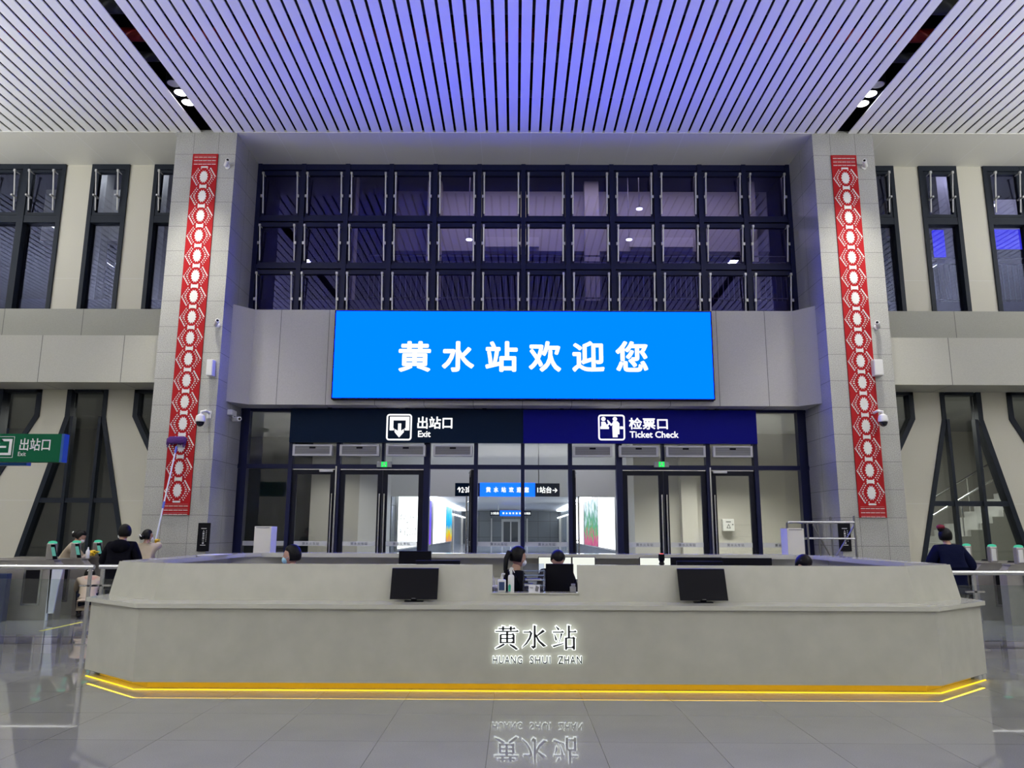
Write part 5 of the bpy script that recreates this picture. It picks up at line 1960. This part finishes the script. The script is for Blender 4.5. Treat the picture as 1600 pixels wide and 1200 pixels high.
# yellow tape on the floor
m_ = MB()
pa, pb = Vector((-8.42, 12.75, 0)), Vector((-8.05, 13.9, 0))
pa = EYE and (at(64, 986, 10))
def on_floor(px, py):
    d = ROT @ Vector((px - 800, 600 - py, -F))
    return Vector((0, 0, EYE)) + d * (-EYE / d.z)
A_, B_ = on_floor(64, 986), on_floor(128, 972)
dd = (B_ - A_).normalized()
nn = Vector((-dd.y, dd.x, 0)) * 0.035
m_.slab([(p.x, p.y) for p in (A_ + nn, A_ - nn, B_ - nn, B_ + nn)], 0.0, 0.002)
tag(m_.build('floor_tape', 'yellow'), 'yellow tape line on the floor left of the desk', 'tape')

# ------------------------------------------------------------------ scaffold tower on the right
e = empty('scaffold_frame', (5.9, 15.2, 0), 'small steel scaffold frame behind the right end of the desk', 'scaffold')
sx0, sx1, sy0, sy1, szt = at(1262, 830, 14.8).x, at(1336, 830, 14.8).x, 14.8, 15.9, at(1300, 816, 14.8).z
for x in (sx0, sx1):
    for y in (sy0, sy1):
        m_ = MB()
        m_.tube([(x, y, 0.1), (x, y, szt + (0.12 if x == sx1 else 0))], 0.021, 8)
        m_.build('upright', 'steel_dark', e)
m_ = MB()
for z in (0.35, 1.0, 1.5, szt):
    m_.tube([(sx0 - (0.35 if z == szt else 0), sy0, z), (sx1, sy0, z)], 0.016 if z < szt else 0.022, 8)
    m_.tube([(sx0, sy1, z), (sx1, sy1, z)], 0.016, 8)
    for x in (sx0, sx1):
        m_.tube([(x, sy0, z), (x, sy1, z)], 0.016, 8)
m_.build('ledger', 'steel', e)
m_ = MB()
m_.tube([(sx0 + 0.25, sy0, 0.8), (sx1, sy0, 1.75)], 0.014, 8)
m_.tube([(sx0 + 0.1, sy0, 1.75), (sx1 - 0.2, sy0, 0.6)], 0.014, 8)
m_.tube([(sx0 + 0.2, sy0 + 0.03, szt), (sx0 + 0.25, sy0 + 0.03, 0.35)], 0.018, 8)
m_.build('brace', 'steel_dark', e)
for x in (sx0, sx1):
    for y in (sy0, sy1):
        m_ = MB()
        m_.lathe([(0.06, -0.02), (0.06, 0.02)], (x, y, 0.06), 14, 0, (1, 0, 0))
        m_.lathe([(0.018, 0), (0.018, 0.05)], (x, y, 0.06), 8)
        m_.build('caster', 'black', e)

# ------------------------------------------------------------------ people
def V3(*a):
    return Vector(a)


def rotz(v, a):
    c, s = math.cos(a), math.sin(a)
    return Vector((v.x * c - v.y * s, v.x * s + v.y * c, v.z))


def person(label, loc, ang, J, coat, coat_mat, legs_mat='trousers', mask=None, group=None, face=0.0, tilt=0.0, roll_side=0.0, hood=False, extras=None, gloves=(), bald=False, grips=None):
    """J: joint positions (x right, y forward, z up). Body is one skinned surface; clothes and hair lie over it"""
    root = empty('person', loc, label, 'person', group)
    T = lambda p: rotz(Vector(p), ang)
    N = {k_: T(v_) for k_, v_ in J.items()}
    hd = N['head']
    body = {'pelvis': (N['pelvis'], (0.12, 0.10)), 'waist': (N['waist'], (0.11, 0.09)), 'chest': (N['chest'], (0.13, 0.10)), 'neck': (N['neck'], 0.052),
            'skull': (N['neck'] * 0.35 + hd * 0.65, 0.06)}
    ed = [('pelvis', 'waist'), ('waist', 'chest'), ('chest', 'neck'), ('neck', 'skull')]
    for s in ('L', 'R'):
        body.update({'sh' + s: (N['sh' + s], 0.05), 'el' + s: (N['el' + s], 0.038), 'wr' + s: (N['wr' + s], 0.026),
                     'hip' + s: (N['hip' + s], 0.085), 'kn' + s: (N['kn' + s], 0.055), 'an' + s: (N['an' + s], 0.04)})
        ed += [('chest', 'sh' + s), ('sh' + s, 'el' + s), ('el' + s, 'wr' + s), ('pelvis', 'hip' + s), ('hip' + s, 'kn' + s), ('kn' + s, 'an' + s)]
    bo = skin(body, ed, 'pelvis', 'skin', 'body', root)
    # head joined to the body mesh: skull, nose, ears, eyes, lips
    R = Matrix.Rotation(ang + face, 3, 'Z') @ Matrix.Rotation(-tilt, 3, 'X') @ Matrix.Rotation(roll_side, 3, 'Y')

    def shape(q, w_):
        w_ = w_.copy()
        if q.z < 0:
            w_.x *= 1 + 0.28 * q.z
            w_.y = w_.y * (1 + 0.15 * q.z) + 0.012 * (-q.z)
        return w_
    h = MB()
    h.ball(hd, (0.078, 0.096, 0.115), 0, 22, 16, shape, R)
    h.ball(hd + R @ V3(0, 0.092, -0.018), (0.012, 0.02, 0.024), 0, 10, 8, None, R)
    for s in (-1, 1):
        h.ball(hd + R @ V3(s * 0.076, -0.002, -0.01), (0.010, 0.020, 0.032), 0, 10, 8, None, R)
        h.ball(hd + R @ V3(s * 0.03, 0.083, 0.012), (0.013, 0.008, 0.008), 1, 8, 6, None, R)
        h.ball(hd + R @ V3(s * 0.03, 0.086, 0.032), (0.018, 0.006, 0.004), 2, 8, 6, None, R)
    h.ball(hd + R @ V3(0, 0.083, -0.058), (0.022, 0.008, 0.007), 3, 8, 6, None, R)
    n0 = len(bo.data.vertices)
    me = bo.data
    vs = [v_.co.copy() for v_ in me.vertices] + [Vector(v_) for v_ in h.v]
    fs = [tuple(p.vertices) for p in me.polygons] + [tuple(i + n0 for i in f_) for f_ in h.f]
    mi = [0] * len(me.polygons) + h.m
    me2 = bpy.data.meshes.new('body')
    me2.from_pydata(vs, [], fs)
    for nm in ('skin', 'eye', 'hair', 'wine'):
        me2.materials.append(M[nm])
    me2.polygons.foreach_set('material_index', mi)
    me2.polygons.foreach_set('use_smooth', [True] * len(fs))
    bo.data = me2
    # hair
    g = MB()

    def hairfn(q, w_):
        w_ = w_.copy()
        k_ = 0.0
        if q.y > 0.05 and q.z < 0.62:
            k_ = min(1, (0.62 - q.z) * 2.2) * min(1, (q.y - 0.05) * 2.5)
        if q.z < -0.55:
            k_ = max(k_, min(1, (-0.55 - q.z) * 3))
        return w_ * (1 - 0.42 * k_)
    g.ball(hd + R @ V3(0, -0.012, 0.018), (0.099, 0.113, 0.127), 0, 26, 18, hairfn, R)
    if extras == 'bun':
        g.ball(hd + R @ V3(0, -0.12, -0.01), (0.055, 0.045, 0.055), 0, 14, 10, None, R)
    if extras == 'ponytail':
        g.tube([hd + R @ V3(0, -0.09, 0.03), hd + R @ V3(0, -0.15, 0.04), hd + R @ V3(0, -0.18, -0.04), hd + R @ V3(0, -0.17, -0.16), hd + R @ V3(0, -0.13, -0.28)], 0.04, 12, 0, 0.022)
    if extras == 'topknot':
        g.ball(hd + R @ V3(-0.05, -0.06, 0.13), (0.05, 0.05, 0.06), 0, 14, 10, None, R)
    g.build('hair', 'hair', None)
    ho = bpy.context.scene.objects[-1] if False else COL.objects[-1]
    ho.parent = root
    if extras in ('bun',):
        c_ = MB()
        c_.tube([hd + R @ V3(-0.05, -0.165, 0.0), hd + R @ V3(-0.02, -0.17, 0.03), hd + R @ V3(0.02, -0.17, 0.03), hd + R @ V3(0.05, -0.165, 0.0)], 0.008, 8)
        c_.ball(hd + R @ V3(0.0, -0.168, 0.03), (0.02, 0.008, 0.014), 0, 10, 8, None, R)
        o_ = c_.build('hair_clip', 'white')
        o_.parent = root
    if extras == 'topknot':
        c_ = MB()
        c_.ball(hd + R @ V3(-0.05, -0.06, 0.15), (0.06, 0.06, 0.04), 0, 14, 10, None, R)
        o_ = c_.build('scrunchie', 'wine')
        o_.parent = root
    if mask:
        c_ = MB()
        c_.ball(hd + R @ V3(0, 0.062, -0.048), (0.062, 0.052, 0.048), 0, 16, 12, None, R)
        for s in (-1, 1):
            c_.tube([hd + R @ V3(s * 0.055, 0.06, -0.03), hd + R @ V3(s * 0.083, 0.0, -0.005)], 0.003, 6)
        o_ = c_.build('face_mask', mask)
        o_.parent = root
    # coat
    a_, b_ = coat
    cn = {'hem': (N['pelvis'] + (N['pelvis'] - N['waist']) * 0.5, (0.165 * a_, 0.145 * a_)), 'pelvis': (N['pelvis'], (0.175 * a_, 0.15 * a_)), 'waist': (N['waist'], (0.165 * a_, 0.14 * a_)),
          'chest': (N['chest'], (0.18 * a_, 0.145 * a_)), 'collar': (N['chest'] * 0.08 + N['neck'] * 0.92, 0.078 * a_)}
    ce_ = [('pelvis', 'hem'), ('pelvis', 'waist'), ('waist', 'chest'), ('chest', 'collar')]
    for s in ('L', 'R'):
        cn.update({'sh' + s: (N['sh' + s], 0.082 * b_), 'el' + s: (N['el' + s], 0.064 * b_), 'cuff' + s: (N['wr' + s] * 0.93 + N['el' + s] * 0.07, 0.046 * b_)})
        ce_ += [('chest', 'sh' + s), ('sh' + s, 'el' + s), ('el' + s, 'cuff' + s)]
    skin(cn, ce_, 'pelvis', coat_mat, 'coat', root)
    if hood:
        c_ = MB()
        cc = N['neck'] * 0.55 + N['chest'] * 0.45
        c_.ball(cc + rotz(V3(0, -0.10, 0.0), ang), (0.15, 0.09, 0.11), 0, 18, 12, None, Matrix.Rotation(ang, 3, 'Z'))
        o_ = c_.build('hood', coat_mat)
        o_.parent = root
    # trousers, shoes
    tn = {'pelvis': (N['pelvis'], (0.135, 0.115))}
    te = []
    for s in ('L', 'R'):
        tn.update({'hip' + s: (N['hip' + s], 0.10), 'kn' + s: (N['kn' + s], 0.072), 'an' + s: (N['an' + s], 0.062)})
        te += [('pelvis', 'hip' + s), ('hip' + s, 'kn' + s), ('kn' + s, 'an' + s)]
    skin(tn, te, 'pelvis', legs_mat, 'trousers', root)
    for s in ('L', 'R'):
        c_ = MB()
        an = N['an' + s]
        Rz = Matrix.Rotation(ang, 3, 'Z')
        c_.ball(Vector((an.x, an.y, 0.045)) + Rz @ V3(0, 0.06, 0), (0.05, 0.135, 0.045), 0, 16, 10, lambda q, w_: Vector((w_.x, w_.y, max(w_.z, -0.044))), Rz)
        c_.tube([an, Vector((an.x, an.y, 0.05))], 0.045, 10)
        o_ = c_.build('shoe', 'shoe')
        o_.parent = root
    # hands: palm, four fingers, thumb
    for s in ('L', 'R'):
        wr, el = N['wr' + s], N['el' + s]
        d = (wr - el).normalized()
        gl = s in gloves
        grip = (grips or {}).get(s)
        if grip is not None:
            bar = Vector(grip).normalized()                       # direction of what is held
            across = bar
            side = d.cross(bar).normalized()                     # fingers wrap towards this side
        else:
            across = d.cross(V3(0, 0, 1))
            across = across.normalized() if across.length > 0.2 else T(V3(1, 0, 0))
            side = d.cross(across).normalized()
        k_ = 1.5 if gl else 1.0
        nd = {'w': (wr, 0.026 * k_), 'p': (wr + d * 0.05, (0.036 * k_, 0.018 * k_))}
        ee = [('w', 'p')]
        for q in range(4):
            o0 = across * (q - 1.5) * 0.020 * k_
            base_ = wr + d * 0.085 + o0
            L_ = (0.030, 0.036, 0.034, 0.027)[q] * k_
            cl = 1.0 if grip is not None else 0.45
            f1 = base_ + d * L_ * (1 - 0.5 * cl) + side * L_ * 0.8 * cl
            f2 = f1 + side * L_ * 0.8 * cl - d * L_ * (0.7 * cl - 0.45)
            nd.update({'k%d' % q: (base_, 0.0105 * k_), 'm%d' % q: (f1, 0.0095 * k_), 't%d' % q: (f2, 0.008 * k_)})
            ee += [('p', 'k%d' % q), ('k%d' % q, 'm%d' % q), ('m%d' % q, 't%d' % q)]
        th0 = wr + d * 0.035 + across * 0.038 * k_
        th1 = th0 + d * 0.02 + side * 0.03 * k_
        th2 = th1 + side * 0.022 * k_ - across * 0.012
        nd.update({'h0': (th0, 0.012 * k_), 'h1': (th1, 0.0105 * k_), 'h2': (th2, 0.009 * k_)})
        ee += [('w', 'h0'), ('h0', 'h1'), ('h1', 'h2')]
        skin(nd, ee, 'w', 'glove' if gl else 'skin', 'glove' if gl else 'hand', root, 1)
    return root


def stand(h=1.66, lean=0.0, arms=None):
    """standing joints for a figure of height h, leaning forward from the hips by `lean` radians"""
    k_ = h / 1.70
    hipz = 0.88 * k_
    up = lambda t, fwd=0.0: V3(0, math.sin(lean) * t * k_ + fwd, hipz + math.cos(lean) * t * k_)
    J = {'pelvis': up(0.03), 'waist': up(0.2), 'chest': up(0.42), 'neck': up(0.58), 'head': up(0.715, 0.03)}
    for s, q in (('L', -1), ('R', 1)):
        c_ = up(0.50)
        J['sh' + s] = c_ + V3(q * 0.175 * k_, 0, 0)
        J['el' + s] = c_ + V3(q * 0.23 * k_, 0.02, -0.29 * k_)
        J['wr' + s] = c_ + V3(q * 0.20 * k_, 0.15, -0.50 * k_)
        J['hip' + s] = V3(q * 0.09 * k_, 0, hipz - 0.05)
        J['kn' + s] = V3(q * 0.10 * k_, 0.02, 0.46 * k_)
        J['an' + s] = V3(q * 0.10 * k_, 0, 0.09)
    if arms:
        J.update(arms)
    return J


def sit(top=1.38, lean=0.0, headfwd=0.0, arms=None):
    """seated joints, seat at about 0.45; top = height of the crown"""
    hz = top - 0.12
    J = {'pelvis': V3(0, 0, 0.55), 'waist': V3(0, 0.02, 0.70), 'chest': V3(0, 0.03 + lean * 0.4, 0.70 + (hz - 0.70) * 0.46), 'neck': V3(0, 0.03 + lean * 0.7 + headfwd * 0.5, 0.70 + (hz - 0.70) * 0.74),
         'head': V3(0, 0.06 + lean + headfwd, hz)}
    for s, q in (('L', -1), ('R', 1)):
        c_ = J['chest'] + V3(0, 0, 0.09)
        J['sh' + s] = c_ + V3(q * 0.17, 0, 0)
        J['el' + s] = c_ + V3(q * 0.22, 0.08, -0.25)
        J['wr' + s] = c_ + V3(q * 0.14, 0.32, -0.24)
        J['hip' + s] = V3(q * 0.09, 0.02, 0.53)
        J['kn' + s] = V3(q * 0.11, 0.44, 0.50)
        J['an' + s] = V3(q * 0.11, 0.46, 0.09)
    if arms:
        J.update(arms)
    return J


# person in black hooded coat, seen from behind
c = at(187, 880, 12.4)
person('person in a black hooded coat standing with back turned by the left gates', (c.x, 12.4, 0), 0.15,
       stand(1.66, 0.06, {'elL': V3(-0.27, 0.02, 1.10), 'wrL': V3(-0.14, 0.20, 1.02), 'elR': V3(0.27, 0.02, 1.10), 'wrR': V3(0.14, 0.20, 1.02)}), (1.15, 1.2), 'jacket_black', hood=True, mask='mask', face=0.75, extras='bun0')

# cleaner with the long mop pole
cx_ = at(228, 850, 15.5).x
hand = at(249, 847, 15.75)
jj = stand(1.58, 0.03)
jj['shR'] = V3(0.17, 0.02, 1.29)
jj['elR'] = V3(0.27, 0.12, 1.22)
wr_ = rotz(Vector((hand.x - cx_, 0.25, hand.z)), 0)
jj['wrR'] = V3(hand.x - cx_ - 0.03, 0.22, hand.z - 0.02)
jj['elR'] = V3(0.24, 0.10, 1.30)
poleA, poleB = at(246, 876, 15.74), at(276, 700, 16.18)
pdir = (poleB - poleA).normalized()
person('cleaner in beige jacket and yellow gloves holding up the mop pole', (cx_, 15.5, 0), 0.0, jj, (0.98, 1.0), 'jacket_beige', face=-0.6, extras='bun', gloves=('R', 'L'), grips={'R': pdir}, mask='mask')
gp = Vector((cx_, 15.5, 0)) + jj['wrR'] + (jj['wrR'] - jj['elR']).normalized() * 0.10
# the pole passes through the gripping hand and reaches the banner
low = gp - pdir * 1.15
e = empty('long_mop', (low.x, low.y, low.z), 'very long pale pole with purple mop head wiping the left banner', 'mop')
hi = Vector((at(276, 700, 16.2).x, 16.18, at(276, 700, 16.2).z))
m_ = MB()
m_.tube([low, gp, hi], 0.016, 10)
m_.build('pole', 'pole', e)
m_ = MB()
for t_ in (0.38, 0.98):
    q = gp.lerp(hi, t_)
    dq = (hi - gp).normalized()
    m_.tube([q - dq * 0.07, q + dq * 0.07], 0.024, 10)
m_.build('collar', 'pole_blue', e)
m_ = MB()
a_, b_ = at(262, 701, 16.3), at(291, 684, 16.3)
random.seed(3)
m_.rbox((a_.x + 0.03, 16.2, b_.z - 0.13), (b_.x, 16.36, b_.z + 0.02), 0.03)
for i in range(16):
    xx = a_.x + (b_.x - a_.x) * i / 15
    L_ = random.uniform(0.12, 0.26) if (i < 4 or i > 12) else random.uniform(0.10, 0.17)
    m_.tube([(xx, 16.28, b_.z - 0.02), (xx + random.uniform(-0.02, 0.02), 16.25, b_.z - L_ * 0.6), (xx + random.uniform(-0.03, 0.02), 16.27, b_.z - L_)], 0.026, 8, 0, 0.014)
m_.build('mop_head', 'purple', e)

# bending cleaner with mask and spray bottle
c = at(113, 850, 15.9)
person('cleaner in beige jacket bending over a gate, white mask and yellow glove', (c.x - 0.12, 15.75, 0), -1.15,
       stand(1.62, 0.42, {'elR': V3(0.25, 0.38, 1.02), 'wrR': V3(0.12, 0.50, 1.14), 'elL': V3(-0.22, 0.40, 1.0), 'wrL': V3(-0.10, 0.55, 1.12)}), (0.98, 1.0), 'jacket_beige', mask='mask', extras='bun', gloves=('R', 'L'), tilt=0.5)
c = at(137, 866, 15.46)
e = empty('cleaning_bottle', (c.x, 15.46, 1.06), 'white cleaning bottle standing on the left gate beside the bending cleaner', 'bottle')
m_ = MB()
m_.lathe([(0.036, 0), (0.038, 0.02), (0.038, 0.13), (0.018, 0.17), (0.012, 0.18)], (c.x, 15.46, 1.06), 16)
m_.build('bottle', 'white', e)
m_ = MB()
m_.lathe([(0.014, 0.18), (0.014, 0.2), (0.006, 0.215)], (c.x, 15.46, 1.06), 12)
m_.build('cap', 'white', e)

# crouching cleaner behind the rail
c = at(139, 920, 15.0)
J = {'pelvis': V3(0, -0.12, 0.36), 'waist': V3(0, 0.0, 0.50), 'chest': V3(0, 0.16, 0.66), 'neck': V3(0, 0.30, 0.72), 'head': V3(0, 0.42, 0.74)}
for s, q in (('L', -1), ('R', 1)):
    J['sh' + s] = V3(q * 0.16, 0.20, 0.68)
    J['el' + s] = V3(q * 0.20, 0.36, 0.50)
    J['wr' + s] = V3(q * 0.14, 0.52, 0.40)
    J['hip' + s] = V3(q * 0.10, -0.08, 0.34)
    J['kn' + s] = V3(q * 0.14, 0.26, 0.46)
    J['an' + s] = V3(q * 0.12, 0.0, 0.09)
person('crouching cleaner in beige jacket seen through the left glass rail', (c.x + 0.02, 14.95, 0), 0.5, J, (1.0, 1.0), 'jacket_beige', extras='bun', tilt=0.6)

# navy coat on the right
c = at(1488, 880, 12.2)
person('person in a navy coat with wine red scrunchie standing at the right gates', (c.x - 0.02, 12.2, 0), -0.1,
       stand(1.655, 0.10, {'elL': V3(-0.29, 0.06, 1.12), 'wrL': V3(-0.14, 0.26, 1.04), 'elR': V3(0.32, -0.02, 1.10), 'wrR': V3(0.20, 0.22, 0.98)}), (1.2, 1.3), 'jacket_navy', face=-0.5, extras='topknot')


# desk staff and their chairs
def chair(x, y, a, label):
    e = empty('office_chair', (x, y, 0), label, 'chair', 'office chairs inside the desk')
    m_ = MB()
    m_.rbox((x - 0.23, y - 0.22, 0.40), (x + 0.23, y + 0.22, 0.47), 0.02)
    m_.build('seat', 'black_matte', e)
    m_ = MB()
    m_.rbox((x - 0.21, y - 0.28, 0.55), (x + 0.21, y - 0.23, 0.95), 0.02)
    m_.box((x - 0.03, y - 0.26, 0.42), (x + 0.03, y - 0.235, 0.56))
    m_.build('backrest', 'black_matte', e)
    m_ = MB()
    m_.tube([(x, y, 0.08), (x, y, 0.40)], 0.03, 10)
    for q in range(5):
        t_ = q * 2 * PI / 5
        m_.tube([(x, y, 0.09), (x + 0.27 * math.cos(t_), y + 0.27 * math.sin(t_), 0.06)], 0.018, 8)
        m_.ball((x + 0.27 * math.cos(t_), y + 0.27 * math.sin(t_), 0.03), 0.03, 0, 8, 6)
    m_.build('base', 'grille', e)
    e.rotation_euler.z = a
    return e


seats = [(at(462, 870, 9.75).x, 9.75, PI / 2 - 0.25, sit(1.415), 'person with short dark hair and blue mask, head above the left part of the desk', 'jacket_black', 'mask_blue', None, 0.25, 0.0),
         (at(797, 870, 9.75).x, 9.78, -PI / 2 + 0.35, sit(1.405, 0.05), 'person with ponytail, white mask and black jacket in the service opening', 'jacket_black', 'mask', 'ponytail', 0.25, 0.15),
         (at(869, 870, 10.6).x, 10.75, PI + 0.1, sit(1.35, 0.10, 0.03), 'person with head bowed behind the black monitor in the service opening', 'jacket_black', None, None, 0.0, 0.9),
         (at(1246, 870, 9.6).x, 9.62, PI, sit(1.335, 0.10, 0.05), 'crown of dark hair just above the right part of the desk', 'jacket_black', None, None, 0.0, 0.8)]
for x, y, a, J, lb, cm, mk, ex, fc, tl in seats:
    person(lb, (x, y, 0), a, J, (1.18, 1.3), cm, mask=mk, extras=ex, face=fc, tilt=tl)
cl = ['office chair under the masked person at the left part of the desk', 'office chair under the person with the ponytail', 'office chair under the person with bowed head', 'office chair under the person at the right part of the desk']
for (x, y, a, *_), lb in zip(seats, cl):
    chair(x, y, a, lb)
